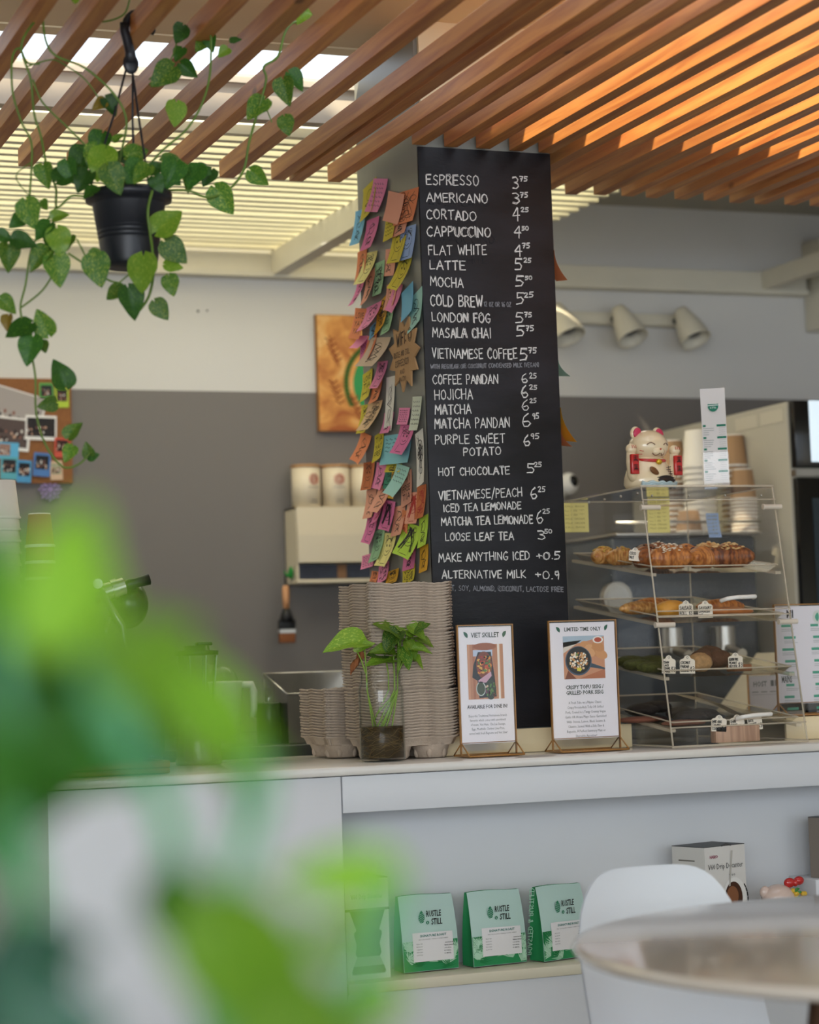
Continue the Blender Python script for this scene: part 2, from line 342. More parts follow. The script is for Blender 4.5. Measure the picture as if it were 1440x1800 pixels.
# pillar
COLG = mat('grey_pillar_paint', '7f7f78', .4, var=.05, vscale=4, bump=.05, bscale=40)
pl = thing('pillar', 'square grey pillar standing on the counter and rising through the slats', 'pillar', (1.976, 4.76, .95)); pl['kind'] = 'structure'
def loc(o, v): return tuple(Vector(v)-o.location)
b = MB(); b.box(loc(pl, (1.812, 4.56, .95)), loc(pl, (2.142, 4.96, 2.38))); b.build('shaft', COLG, pl)
b = MB(); b.box(loc(pl, (1.812, 4.562, 2.38)), loc(pl, (2.142, 4.96, 2.62))); b.build('upper_shaft', COLG, pl)
b = MB(); b.box(loc(pl, (1.822, 4.552, 2.372)), loc(pl, (2.142, 4.562, 2.62))); b.build('cream_facing', CREAM, pl)['label'] = 'cream painted front facing'

# wooden slat ceiling: each slat a part of its own
SL = wood_mat('cedar_slat', 'ac6636', 'cd8a4a', .42, 'Y', 1.0, .08)
sc_ = thing('slat_ceiling', 'open ceiling of parallel square wooden slats above the counter', 'ceiling slats', (0, 0, 2.328))
xs_left = [.47, .58, .69, .80, .865+.02, .982, 1.094, 1.208, 1.325, 1.464, 1.592, 1.634, 1.732]
xs_left = [.55, .66, .77, .875, .980, 1.094, 1.208, 1.325, 1.464, 1.590, 1.633, 1.732]
xs_col = [1.795, 1.874, 1.956, 2.036, 2.114]
xs_right = [2.19, 2.28, 2.365, 2.447, 2.522, 2.597, 2.677, 2.755, 2.836, 2.912, 2.995, 3.075, 3.155, 3.235, 3.315]
for i, (x, ye) in enumerate([(x, 4.955+random.uniform(-.012, .012)) for x in xs_left]+[(x, 4.548) for x in xs_col]+[(x, 4.945+random.uniform(-.01, .01)) for x in xs_right]):
    b = MB(); w = .034+random.uniform(-.0015, .0015); h = .040; tw = random.uniform(-.004, .004)
    b.box((0, 1.6, 0), (w, ye, h), bev=.0012); b.sm = [False]*len(b.sm); o = b.build('slat', SL, sc_); o.location = (x, 0, random.uniform(-.001, .001)); o.rotation_euler = (0, 0, tw*.2)

# ------------------------------------------------------------------ counter
CW = mat('white_painted_board', 'd8dade', .45, var=.03, vscale=4, bump=.08, bscale=50, stretch=(.3, 1, 1))
SLAB = mat('white_quartz_worktop', 'dbd6ce', .18, var=.05, vscale=9, coat=.3)
LEDG = mat('cream_metal_ledge', 'ead7ae', .3)
YF = 4.31
ct = thing('counter_cabinet', 'white painted panelled service counter with an open recess under its apron', 'counter', (.9, YF, 0))
b = MB(); b.box(loc(ct, (.889, YF, .0)), loc(ct, (1.497, YF+.018, .930)), bev=.001); b.build('front_panel', CW, ct)
b = MB(); b.box(loc(ct, (.889, YF+.018, .0)), loc(ct, (.907, 4.93, .930))); b.build('end_panel', CW, ct)
b = MB(); b.box(loc(ct, (1.500, YF, .855)), loc(ct, (4.3, YF+.02, .930)), bev=.001); b.build('apron', CW, ct)
b = MB(); b.box(loc(ct, (1.500, YF+.17, .50)), loc(ct, (4.3, YF+.185, .930))); b.build('recess_back', CW, ct)
b = MB(); b.box(loc(ct, (1.484, YF+.02, .50)), loc(ct, (1.498, YF+.17, .93))); b.build('recess_side', CW, ct)
b = MB(); b.box(loc(ct, (1.500, YF+.02, .918)), loc(ct, (4.3, YF+.17, .930))); b.build('recess_top', CW, ct)
b = MB(); b.box(loc(ct, (1.500, YF+.004, .0)), loc(ct, (4.3, YF+.6, .487))); b.build('plinth_box', CW, ct)
b = MB(); b.box(loc(ct, (1.500, YF-.004, .488)), loc(ct, (4.3, YF+.168, .510)), bev=.002); b.build('recess_shelf', mat('cream_shelf_paint', 'd6cfb8', .35), ct)
b = MB(); b.box(loc(ct, (2.64, YF+.05, .511)), loc(ct, (4.3, YF+.168, .642)), bev=.002); b.build('raised_step', CW, ct)
wt = MB(); wt.box((.868, YF-.012, .932), (4.35, 4.97, .950), bev=.003)
o = wt.build('worktop', SLAB, origin=(.87, YF, .932)); tag(o, 'long glossy white worktop running along the top of the service counter', 'worktop')
lg = MB(); lg.box((1.80, 4.5415, .951), (2.286, 4.5515, 1.004), bev=.002)
lg2 = MB(); lg2.box((2.66, 4.49, .951), (4.3, 4.50, 1.004), bev=.002); lg2.box((2.66, 4.50, .998), (4.3, 4.70, 1.004)); lg2.box((2.66, 4.690, .951), (4.3, 4.70, .998)); o = lg2.build('counter_ledge', LEDG, origin=(2.66, 4.49, .951)); tag(o, 'cream raised ledge right of the pastry case carrying the white food menu', 'ledge')
o = lg.build('counter_ledge', LEDG, origin=(1.8, 4.55, .951)); tag(o, 'low cream upstand ledge along the worktop at the foot of the chalkboard', 'ledge')
# dark appliance materials and back counter
DK = mat('dark_steel', '26282b', .35, metal=.6); BK = mat('black_plastic', '17181a', .4); STEEL = mat('brushed_steel', 'b9b6b0', .28, metal=1, var=.05, vscale=30)
bc = thing('back_counter', 'dark back counter against the grey wall behind the service counter', 'counter', (2.0, 6.2, 0))
b = MB(); b.box(loc(bc, (.6, 5.33, 0)), loc(bc, (3.28, YW-.003, .925))); b.build('body', mat('charcoal_cabinet', '35332f', .5), bc)
b = MB(); b.box(loc(bc, (.58, 5.30, .926)), loc(bc, (3.28, YW-.003, .965)), bev=.003); b.build('top', mat('dark_worktop', '4a4a45', .3), bc)

# ------------------------------------------------------------------ chalkboard
BRD, bN, bL, bb = nodes('chalkboard_black')
bb.inputs['Base Color'].default_value = (*S('1c1c20'), 1); bb.inputs['Roughness'].default_value = .52; bb.inputs['Specular IOR Level'].default_value = .35
n1 = bN.new('ShaderNodeTexNoise'); n1.inputs['Scale'].default_value = 130; n1.inputs['Detail'].default_value = 3
n2 = bN.new('ShaderNodeTexNoise'); n2.inputs['Scale'].default_value = 28; n2.inputs['Detail'].default_value = 3
tcb = bN.new('ShaderNodeTexCoord'); mpb = bN.new('ShaderNodeMapping'); mpb.inputs['Scale'].default_value = (.45, 1, 1.2); bL.new(tcb.outputs['Object'], mpb.inputs[0]); bL.new(mpb.outputs[0], n1.inputs[0]); bL.new(tcb.outputs['Object'], n2.inputs[0])
aa = bN.new('ShaderNodeMath'); aa.operation = 'ADD'; bL.new(n1.outputs[0], aa.inputs[0]); bL.new(n2.outputs[0], aa.inputs[1])
kb = bN.new('ShaderNodeBump'); kb.inputs['Strength'].default_value = .42; kb.inputs['Distance'].default_value = .0016; bL.new(aa.outputs[0], kb.inputs['Height']); bL.new(kb.outputs[0], bb.inputs['Normal'])
n3 = bN.new('ShaderNodeTexNoise'); n3.inputs['Scale'].default_value = 9; n3.inputs['Detail'].default_value = 8; bL.new(mpb.outputs[0], n3.inputs[0])
rr = bN.new('ShaderNodeValToRGB'); rr.color_ramp.elements[0].color = (*S('0d0d11'), 1); rr.color_ramp.elements[1].color = (*S('26272e'), 1); rr.color_ramp.elements[0].position = .35; rr.color_ramp.elements[1].position = .8
bL.new(n3.outputs[0], rr.inputs[0]); bL.new(rr.outputs[0], bb.inputs['Base Color'])
YB = 4.552
cbk = thing('chalkboard', 'tall black chalkboard drinks menu fixed to the front of the pillar', 'chalkboard', (1.976, 4.556, 1.005))
b = MB(); b.box(loc(cbk, (1.8115, YB, 1.006)), loc(cbk, (2.1425, 4.5595, 2.327)), bev=.0015); b.build('panel', BRD, cbk)
CHK = mat('white_chalk', 'e2e1de', .9, var=.12, vscale=400); CHD = mat('faint_chalk', '8f9096', .9)
CHG = mat('wiped_chalk', '2c2c30', .9)
def z6(x, y): return (720+x/4.2867, 240+y/4.2857)
def z7(x, y): return (720+x/4.2867, 640+y/4.2857)
L6 = [('ESPRESSO', 128, 362, 522, 370, 76), ('3', 778, 392, 822, 392, 82), ('75', 832, 335, 888, 335, 34), ('AMERICANO', 130, 490, 588, 502, 68), ('3', 780, 503, 828, 503, 78), ('75', 836, 457, 890, 457, 36),
('CORTADO', 130, 620, 502, 633, 70), ('4', 780, 632, 832, 632, 92), ('25', 842, 566, 895, 566, 32), ('CAPPUCCINO', 133, 750, 612, 758, 74), ('4', 790, 755, 842, 755, 78), ('50', 848, 706, 896, 706, 30),
('FLAT WHITE', 145, 892, 580, 890, 72), ('4', 793, 893, 846, 893, 80), ('75', 852, 840, 905, 840, 36), ('LATTE', 155, 1002, 420, 1006, 66), ('5', 796, 1003, 848, 1003, 80), ('25', 862, 948, 916, 948, 32),
('MOCHA', 158, 1125, 405, 1138, 70), ('5', 800, 1128, 860, 1128, 78), ('50', 872, 1078, 922, 1078, 27), ('COLD BREW', 158, 1275, 552, 1283, 80), ('5', 808, 1265, 862, 1265, 85), ('25', 866, 1210, 932, 1208, 36),
('LONDON FOG', 170, 1392, 610, 1405, 70), ('5', 802, 1405, 858, 1405, 78), ('75', 868, 1360, 920, 1360, 36), ('MASALA CHAI', 175, 1512, 612, 1518, 74), ('5', 808, 1503, 866, 1503, 76), ('75', 878, 1465, 936, 1465, 38),
('VIETNAMESE COFFEE', 172, 1672, 810, 1675, 74), ('5', 832, 1682, 890, 1682, 84), ('75', 898, 1632, 956, 1632, 40)]
L7 = [('COFFEE PANDAN', 175, 150, 668, 150, 68), ('6', 845, 142, 890, 142, 72), ('25', 905, 105, 956, 105, 38), ('HOJICHA', 190, 268, 475, 262, 74), ('6', 845, 255, 892, 255, 88), ('25', 905, 190, 960, 190, 32),
('MATCHA', 195, 380, 465, 372, 72), ('6', 850, 350, 900, 350, 80), ('25', 908, 290, 956, 290, 32), ('MATCHA PANDAN', 190, 486, 755, 476, 74), ('6', 850, 468, 912, 468, 96), ('95', 928, 412, 975, 412, 42),
('PURPLE SWEET', 195, 605, 720, 592, 66), ('POTATO', 408, 690, 690, 682, 58), ('6', 862, 618, 908, 618, 80), ('95', 916, 562, 976, 562, 38), ('HOT CHOCOLATE', 220, 843, 755, 828, 58), ('5', 888, 820, 942, 820, 72), ('25', 942, 772, 995, 772, 34),
('VIETNAMESE/PEACH', 222, 1025, 848, 995, 66), ('6', 912, 1018, 962, 1018, 84), ('25', 970, 960, 1022, 960, 38), ('ICED TEA LEMONADE', 258, 1116, 840, 1090, 56), ('MATCHA TEA LEMONADE', 240, 1218, 930, 1200, 62),
('6', 958, 1200, 1006, 1200, 92), ('25', 1006, 1125, 1056, 1125, 34), ('LOOSE LEAF TEA', 272, 1330, 785, 1325, 58), ('3', 968, 1320, 1020, 1320, 64), ('50', 1020, 1275, 1072, 1275, 30),
('MAKE ANYTHING ICED', 222, 1490, 905, 1472, 62), ('+0.5', 960, 1475, 1135, 1468, 56), ('ALTERNATIVE MILK', 245, 1615, 875, 1610, 58), ('+0.9', 950, 1615, 1130, 1620, 56)]
FAINT = [(z6, '12 OZ OR 16 OZ', 562, 1280, 765, 1282, 34), (z6, 'WITH REGULAR OR COCONUT CONDENSED MILK (VEGAN)', 160, 1750, 975, 1735, 32), (z7, 'OAT, SOY, ALMOND, COCONUT, LACTOSE FREE', 262, 1705, 1160, 1716, 38)]
GHOST = [(z6, 'CAPPUCCINO', 140, 800, 640, 805, 60), (z6, 'CORTADO', 150, 650, 500, 655, 50), (z6, 'FLAT WHITE', 150, 950, 590, 955, 60), (z6, 'AMERICANO', 140, 520, 600, 525, 40)]
YT = YB-.0006
def chalk(fn, it, m, w):
    t, xl, yl, xr, yr, h = it; mb = MB(); mb.n = Vector((0, -1, 0))
    a = fn(xl, yl); c = fn(xr, yr); p0 = atY(*a, YT); p1 = atY(*c, YT); hh = (atY(a[0], a[1]-h/4.2857, YT)-p0).z
    random.seed(hash(t) % 1000 if False else sum(map(ord, t))*7+int(yl))
    write(mb, t, p0, p1, hh, w, jit=.05)
    if m is not CHG: write(mb, t, p0+Vector((.0004, -.0001, .0004)), p1+Vector((.0003, -.0001, -.0003)), hh, w*.6, jit=.05)
    mb.v = [tuple(Vector(v)-cbk.location) for v in mb.v]
    return mb.build('chalk_lettering', m, cbk)
for it in L6: chalk(z6, it, CHK, .0024 if it[0] in ('COLD BREW', '5', '50', '75', '25') else .0021)
for it in L7: chalk(z7, it, CHK, .0019)
for f_, *it in FAINT: chalk(f_, it, CHD, .0012)
for f_, *it in GHOST: chalk(f_, it, CHG, .0018)

# ------------------------------------------------------------------ sticky notes on the pillar
NC = dict(yellow='d6c53c', lemon='f0e592', pink='ee8fb6', magenta='e077a8', blue='7fc3e2', sky='9db9e6', salmon='eeaa8e', orange='e88c5c', rust='cb7444', tan='d8b58a', mint='a8d8cc', aqua='8fd0d8', green='9cc79a', teal='3f8f72', lime='b9dc4a', white='e8e4da', paper='cbb49a', mustard='e0a92c', pale='d5dcc8')
ROWS = [('ESPRESSO', 318), ('AMERICANO', 347), ('CORTADO', 377), ('CAPPUCCINO', 407), ('FLAT WHITE', 440), ('LATTE', 467), ('MOCHA', 495), ('COLD BREW', 528), ('LONDON FOG', 558), ('MASALA CHAI', 585), ('VIETNAMESE COFFEE', 622),
('COFFEE PANDAN', 667), ('HOJICHA', 693), ('MATCHA', 718), ('MATCHA PANDAN', 743), ('PURPLE SWEET', 772), ('POTATO', 793), ('HOT CHOCOLATE', 828), ('PEACH', 868), ('ICED TEA LEMONADE', 890), ('MATCHA TEA LEMONADE', 914), ('LOOSE LEAF TEA', 943), ('MAKE ANYTHING ICED', 978), ('ALTERNATIVE MILK', 1010)]
NOTES = [ # x, y, w, h, colour, rotation, curl, drawing
(651,355,23,66,'yellow',.1,.5,'small squiggle'),(671,345,24,62,'pink',-.22,.6,'lines of writing'),(637,402,19,66,'blue',.1,.5,'sketch'),(659,413,21,58,'magenta',-.08,.6,'dark figure'),
(701,366,26,55,'salmon',-.25,.3,'blank'),(719,364,32,60,'orange',-.45,.4,'dense scribble'),(708,395,22,40,'salmon',-.1,.3,'dark marks'),(690,397,17,54,'yellow',.02,.3,'lines of writing'),
(707,433,22,62,'yellow',-.12,.5,'smiling face'),(722,428,24,60,'sky',-.18,.3,'curly creature'),(638,467,17,58,'orange',0,.4,'dark sketch'),(654,473,22,60,'lemon',-.15,.9,'round face'),
(637,516,14,46,'magenta',0,.8,'small sketch'),(655,507,17,60,'salmon',.05,.7,'dark smudge'),(672,491,16,62,'green',0,.3,'black drawing'),(689,462,18,50,'salmon',0,.2,'cut out figure'),
(716,480,19,62,'yellow',-.25,.9,'scribbled bear'),(692,520,18,48,'salmon',.05,.4,'laughing face'),(704,524,14,52,'pink',-.3,.6,'blank'),(720,533,19,56,'blue',.15,.3,'blank'),
(731,548,22,64,'mint',.15,.4,'little figure'),(674,556,20,60,'mustard',.1,.5,'dark scribble'),(660,558,26,46,'pink',-.12,.9,'round snout face'),(638,571,20,58,'orange',-.12,.5,'framed lettering'),
(688,562,16,52,'green',.05,.4,'round eyed creature'),(658,582,14,26,'blue',0,.2,'small marks'),(640,602,18,24,'pink',-.1,.7,'blank'),(657,613,17,50,'orange',-.1,.7,'wide eyed face'),
(643,618,13,32,'magenta',.1,.2,'short word'),(673,620,34,54,'paper',0,1.2,'pencil drawing'),(674,660,17,50,'pink',-.12,.7,'cartoon portrait'),(648,680,17,54,'yellow',-.04,.4,'zigzag and lettering'),
(666,689,17,40,'orange',-.05,.4,'sketch'),(648,738,17,54,'yellow',-.05,.5,'round face and dark block'),(664,732,24,54,'tan',-.1,1.0,'swirly doodles'),(688,712,14,100,'white',0,.3,'faded drawing'),
(686,744,16,38,'pink',-.05,.4,'dark figures'),(714,732,17,30,'pink',-.03,.2,'three lines of writing'),(737,727,14,60,'pale',.02,.3,'faint lines'),(648,789,18,54,'orange',-.2,.8,'small doodle'),
(668,787,16,52,'yellow',-.04,.4,'letters'),(700,790,46,54,'aqua',0,.3,'stamp and faint writing'),(719,773,22,52,'magenta',-.3,.8,'smiling character'),(740,807,12,98,'white',.02,.3,'black ink flowers'),
(653,838,19,52,'rust',-.03,.3,'dense faces'),(672,838,16,48,'pink',-.03,.4,'curls'),(695,823,25,15,'yellow',.02,.2,'flower'),(687,845,13,32,'teal',.04,.2,'free lettering'),
(698,853,9,50,'mustard',0,.3,'black pattern'),(713,845,20,54,'mint',-.5,1.0,'faint writing'),(715,860,17,60,'salmon',0,.2,'three letters'),(655,887,17,54,'salmon',-.03,.4,'tall house'),
(679,878,20,48,'salmon',-.2,.9,'skewers'),(670,900,14,40,'magenta',.05,.5,'red marks'),(689,907,19,54,'magenta',0,.4,'black rabbit'),(704,916,18,54,'salmon',-.15,.4,'pair of ovals'),
(730,893,19,56,'salmon',-.08,.3,'long haired portrait'),(744,882,14,58,'rust',.05,.3,'red scribble'),(716,922,9,50,'orange',0,.1,'red figure'),(659,933,17,50,'magenta',-.05,.5,'sun face'),
(668,960,19,58,'green',.1,.6,'round ghost'),(688,967,20,60,'lemon',-.12,.8,'fluffy creature'),(728,950,28,58,'lime',-.12,.8,'girl with black hair'),(748,934,14,54,'lime',.05,.3,'curly figure'),
(652,987,22,26,'pink',0,.2,'two lines of writing'),(676,1008,18,34,'pink',.03,.3,'big letters'),(722,982,19,40,'magenta',0,.2,'black dashes'),(748,982,13,46,'mustard',0,.2,'folded bow'),
(694,1014,19,24,'mustard',0,.2,'bearded face'),(723,1012,20,30,'yellow',0,.2,'name in capitals'),(661,1014,12,20,'orange',0,.2,'small bust')]
PAPERS = {k: mat('paper_'+k, v, .75, transl=.12) for k, v in NC.items()}
INK = mat('black_marker', '221f22', .7); INKR = mat('red_marker', 'b93a34', .7)
XP = 1.812
used_lab = set(); WHERE = [(662, 'at its far edge'), (700, 'in the middle'), (2000, 'beside the chalkboard')]
def note(i, x, y, w, h, col, rot, curl, draw):
    rnd = random.Random(i*13+5)
    p = atX(x, y-h/2, XP); hh = h/3859*4.95; ww = max(.040, w*.0041); rot = rot*.6+rnd.uniform(-.16, .2)
    off = .0012+.0011*(i % 5)
    root = thing('sticky_note', '', 'note', (XP-off, p.y, p.z), 0, 'notes stuck to the grey side of the pillar')
    cr = curl*.030
    def fn(u, v, d=0):
        # u across (towards the board = -Y), v down
        a = (u-.5)*ww; z = -v*hh
        yy = -a*cos(rot)+z*sin(rot); zz = z*cos(rot)+a*sin(rot)
        out = cr*(v**1.8)+.010*curl*(abs(u-.35)**2)*v*2+d
        return Vector((-out, yy, zz))
    mb = MB(); mb.smooth = True; mb.grid(fn, 5, 8)
    n = len(mb.v); mb.grid(lambda u, v: fn(u, v, .0004), 5, 8)
    o = mb.build('paper', PAPERS[col], root)
    if draw != 'blank':
        ib = MB(); W_ = .0011
        def ln(pts, w=W_):
            for a, c in zip(pts, pts[1:]):
                k = max(1, int(max(abs(a[0]-c[0]), abs(a[1]-c[1]))*6))
                for q in range(k):
                    u0, v0 = a[0]+(c[0]-a[0])*q/k, a[1]+(c[1]-a[1])*q/k; u1, v1 = a[0]+(c[0]-a[0])*(q+1)/k, a[1]+(c[1]-a[1])*(q+1)/k
                    A = fn(u0, v0, .0009); B = fn(u1, v1, .0009); d = (B-A)
                    if d.length < 1e-6: continue
                    s_ = d.normalized().cross(Vector((-1, 0, 0)))*w*.5
                    ib.add([A-s_, B-s_, B+s_, A+s_], [(0, 1, 2, 3)], False)
        def ell(cu, cv, ru, rv, n=14, w=W_): ln([(cu+ru*cos(2*pi*k/n), cv+rv*sin(2*pi*k/n)) for k in range(n+1)], w)
        if 'writing' in draw or 'word' in draw or 'faint' in draw:
            for r_ in range(6 if 'lines' in draw else 4):
                v = .16+r_*.13; u = .12
                while u < .8:
                    l = rnd.uniform(.06, .2); ln([(u, v), (u+l*.3, v-.03), (u+l*.6, v+.02), (u+l, v)], W_*.9); u += l+.06
        elif 'letter' in draw or 'capitals' in draw or 'name' in draw:
            for r_ in range(3):
                st, tw = strokes(rnd.choice(['TIA', 'HI', 'YAY', 'LOVE', 'FREE', 'YUM']), .05, rnd=rnd)
                for s_ in st: ln([(.15+.7*a/tw, .32+.26*r_-.18*c) for a, c in s_], W_*1.5)
        elif 'face' in draw or 'portrait' in draw or 'creature' in draw or 'ghost' in draw or 'bear' in draw or 'bust' in draw or 'character' in draw or 'girl' in draw or 'rabbit' in draw:
            ell(.5, .42, .3, .26); ell(.38, .38, .03, .025, 8, W_*2); ell(.62, .38, .03, .025, 8, W_*2); ln([(.36, .52), (.5, .58), (.64, .52)])
            ell(.32, .16, .09, .08); ell(.68, .16, .09, .08); ln([(.3, .66), (.22, .92)]); ln([(.7, .66), (.78, .92)]); ln([(.3, .92), (.7, .92)])
            for q in range(7): ln([(rnd.uniform(.2, .8), rnd.uniform(.05, .3)), (rnd.uniform(.2, .8), rnd.uniform(.1, .4))])
            if 'black' in draw or 'long' in draw:
                for q in range(16): ln([(.5+rnd.uniform(-.15, .15), .12), (.2+.6*(q % 2)+rnd.uniform(-.08, .1), .8)], W_*2.4)
        elif 'scribble' in draw or 'dense' in draw or 'pattern' in draw or 'black drawing' in draw or 'doodles' in draw or 'swirly' in draw or 'flowers' in draw:
            for q in range(11): ell(rnd.uniform(.2, .8), rnd.uniform(.1, .9), rnd.uniform(.07, .2), rnd.uniform(.04, .1), 9, W_*(1.6 if 'black' in draw or 'dark' in draw else 1))
            for q in range(8): ln([(rnd.uniform(.1, .9), rnd.uniform(.05, .95)) for _ in range(3)])
        else:
            pts = [(rnd.uniform(.2, .8), .15+.7*q/8) for q in range(9)]; ln(pts, W_*1.4); ell(.5, .35, .2, .16); ln([(.35, .6), (.3, .85), (.5, .75), (.7, .9)]); ell(.5, .7, .13, .1, 10, W_*(2.4 if 'dark' in draw or 'black' in draw else 1))
        ib.build('ink_drawing', INKR if 'red' in draw else INK, root)
    row = min(ROWS, key=lambda r: abs(r[1]-y))[0]; wh = next(t for lim, t in WHERE if x < lim)
    dn = {'blank': 'nothing drawn on it'}.get(draw, 'a '+draw if not draw.endswith('s') and not draw.startswith(('three', 'two', 'lines')) else draw)
    cn = {'aqua': 'large aqua', 'tan': 'tan', 'paper': 'brown paper', 'pale': 'pale oval', 'lemon': 'pale yellow', 'sky': 'periwinkle', 'white': 'long white', 'rust': 'rust orange', 'mustard': 'golden', 'teal': 'dark green'}.get(col, col)
    lab = f"{cn} note with {dn}, level with {row.split()[-1] if len(row.split())>2 else row}, {wh}"
    if len(lab.split()) > 16: lab = f"{cn} note with {dn}, level with {row.split()[0]}"
    root['label'] = lab
    if lab in used_lab: print('DUPLABEL', lab)
    used_lab.add(lab)
for i, nn in enumerate(NOTES): note(i, *nn)
# cardboard wifi sign cut as a star
ws = thing('wifi_sign', 'brown cardboard starburst sign with hand lettered wifi, halfway up the pillar side', 'sign', (XP-.010, 4.70, 1.74))
cpt = atX(718, 622, XP); pts = []
ws.location = (XP-.012, cpt.y, cpt.z)
for k in range(22):
    t = 2*pi*k/22; r = 1 if k % 2 == 0 else .68
    pts.append(Vector((0, -cos(t)*.098*r, sin(t)*.088*r)))
b = MB(); b.prism(pts, (.004, 0, 0)); b.build('cardboard', mat('brown_cardboard', 'b08a60', .8, var=.06, vscale=30), ws)
b = MB(); b.n = Vector((-1, 0, 0)); E_ = Vector((0, -1, 0))
for t, z, w_, h_, s_ in (('WIFI:', .022, .060, .030, .003), ('RUSTLE AND STILL', -.004, .10, .012, .0012), ('COFFEE2021!', -.026, .085, .014, .0013), ('AND', -.045, .03, .01, .001), ('ENJOY!', -.062, .04, .01, .001)):
    p0 = Vector((-.0008, w_*.5+.01, z)); write(b, t, p0, p0+E_*w_, h_, s_)
for q in range(3):
    c = Vector((-.0008, -.045, .038)); b_p = [c+Vector((0, cos(t_)*.012*(1-.2*q), sin(t_)*(.016-.004*q))) for t_ in [2*pi*k/14 for k in range(15)]]; ribbon(b, b_p, .0012)
b.build('ink_lettering', INK, ws)
# notes on the right side of the pillar, seen edge on
XR = 2.1425
for (x, y, w, h, col, lab) in ((974, 473, 14, 56, 'orange', 'orange note poking out right of the chalkboard beside LATTE'), (983, 652, 12, 30, 'mint', 'mint note poking out right of the chalkboard beside COFFEE'),
        (990, 752, 20, 64, 'mustard', 'golden note curling out right of the chalkboard beside MATCHA PANDAN'), (991, 775, 10, 30, 'orange', 'small orange note under the golden one right of the chalkboard')):
    p = atY(x, y-h/2, 4.60); root = thing('sticky_note', lab, 'note', (XR+.001, 4.60, p.z), 0, 'notes stuck to the right side of the pillar')
    hh = h/3859*4.8; r_ = .020+w*.0012
    mb = MB(); mb.smooth = True; mb.grid(lambda u, v: Vector((r_*(.15+.85*v**2)+.004*u, (u-.5)*.07, -v*hh+.01*u)), 4, 6)
    mb.build('paper', PAPERS[col], root)

# ------------------------------------------------------------------ acrylic menu stands
def acrylic(name='clear_acrylic', tint=(.995, .992, .985), rough=.02):
    m = bpy.data.materials.new(name); m.use_nodes = True; nt = m.node_tree; N = nt.nodes; L = nt.links
    for n in list(N): N.remove(n)
    o = N.new('ShaderNodeOutputMaterial'); t = N.new('ShaderNodeBsdfTransparent'); t.inputs[0].default_value = (*tint, 1)
    g = N.new('ShaderNodeBsdfGlossy'); g.inputs[0].default_value = (1, 1, 1, 1); g.inputs['Roughness'].default_value = rough
    f = N.new('ShaderNodeFresnel'); f.inputs[0].default_value = 1.42; mx = N.new('ShaderNodeMixShader')
    ge = N.new('ShaderNodeNewGeometry'); iv = N.new('ShaderNodeMath'); iv.operation = 'SUBTRACT'; iv.inputs[0].default_value = 1; L.new(ge.outputs['Backfacing'], iv.inputs[1])
    fm = N.new('ShaderNodeMath'); fm.operation = 'MULTIPLY'; L.new(f.outputs[0], fm.inputs[0]); L.new(iv.outputs[0], fm.inputs[1])
    L.new(fm.outputs[0], mx.inputs[0]); L.new(t.outputs[0], mx.inputs[1]); L.new(g.outputs[0], mx.inputs[2]); L.new(mx.outputs[0], o.inputs[0]); MATS[name] = m; return m
ACR = acrylic(); ACE = mat('acrylic_edge', 'efe2cb', .12, alpha=.42); ACG = mat('amber_acrylic_edge', 'b98548', .3, trans=.2)  # cream edge colour stands in for highlights on the clear acrylic
GLS = acrylic('clear_glass', (.975, .985, .98), .02)
_n = GLS.node_tree; _lw = _n.nodes.new('ShaderNodeLayerWeight'); _lw.inputs[0].default_value = .35; _rp = _n.nodes.new('ShaderNodeValToRGB')
_rp.color_ramp.elements[0].color = (.97, .98, .975, 1); _rp.color_ramp.elements[1].color = (.42, .50, .47, 1); _rp.color_ramp.elements[0].position = .45
_n.links.new(_lw.outputs['Facing'], _rp.inputs[0]); _n.links.new(_rp.outputs[0], [q for q in _n.nodes if q.type == 'BSDF_TRANSPARENT'][0].inputs[0])
PAPW = mat('white_card', 'e9e6ee', .5)
GRN = S('1f5a45'); DGR = S('2c3a33'); BLKc = S('1d1f1f')
def sign(p, w, h, label, rz, draw, lean=0):
    r = thing('menu_stand', label, 'sign', p, rz, None)
    b = MB(); b.box((-w/2, -.0035, .012), (w/2, -.0008, h)); b.build('front_sheet', ACR, r)
    b = MB(); b.box((-w/2, .0008, .012), (w/2, .0035, h)); b.build('rear_sheet', ACR, r)
    b = MB()
    for x in (-w/2-.0018, w/2): b.box((x, -.004, .004), (x+.0018, .004, h))
    b.box((-w/2-.0018, -.004, h), (w/2+.0018, .004, h+.002))
    # folded triangular foot
    for s_ in (-1, 1):
        b.tube([(-w/2, 0, .030), (-w/2, s_*.045, .0025)], .0016, 6); b.tube([(w/2, 0, .030), (w/2, s_*.045, .0025)], .0016, 6)
        b.tube([(-w/2, s_*.045, .0025), (w/2, s_*.045, .0025)], .0022, 6); b.tube([(-w/2, 0, .030), (w/2, 0, .030)], .0012, 6)
    b.box((-w/2, -.045, .0005), (w/2, .045, .002)); b.build('amber_edge', ACG, r)
    b = MB()
    for s_ in (-1, 1): b.quad((-w/2, 0, .030), (w/2, 0, .030), (w/2, s_*.045, .003), (-w/2, s_*.045, .003))
    b.build('foot', ACR, r)
    b = MB(); b.box((-w/2+.002, -.0006, .028), (w/2-.002, .0006, h-.003)); b.build('card', PAPW, r)
    b = MB(); b.n = Vector((0, -1, 0)); draw(b, w, h); b.build('print', PRN, r)
    return r
EX = Vector((1, 0, 0)); UP = Vector((0, 0, 1))
def fy(x, z, k=0): return Vector((x, -.0009-.00006*k, z))
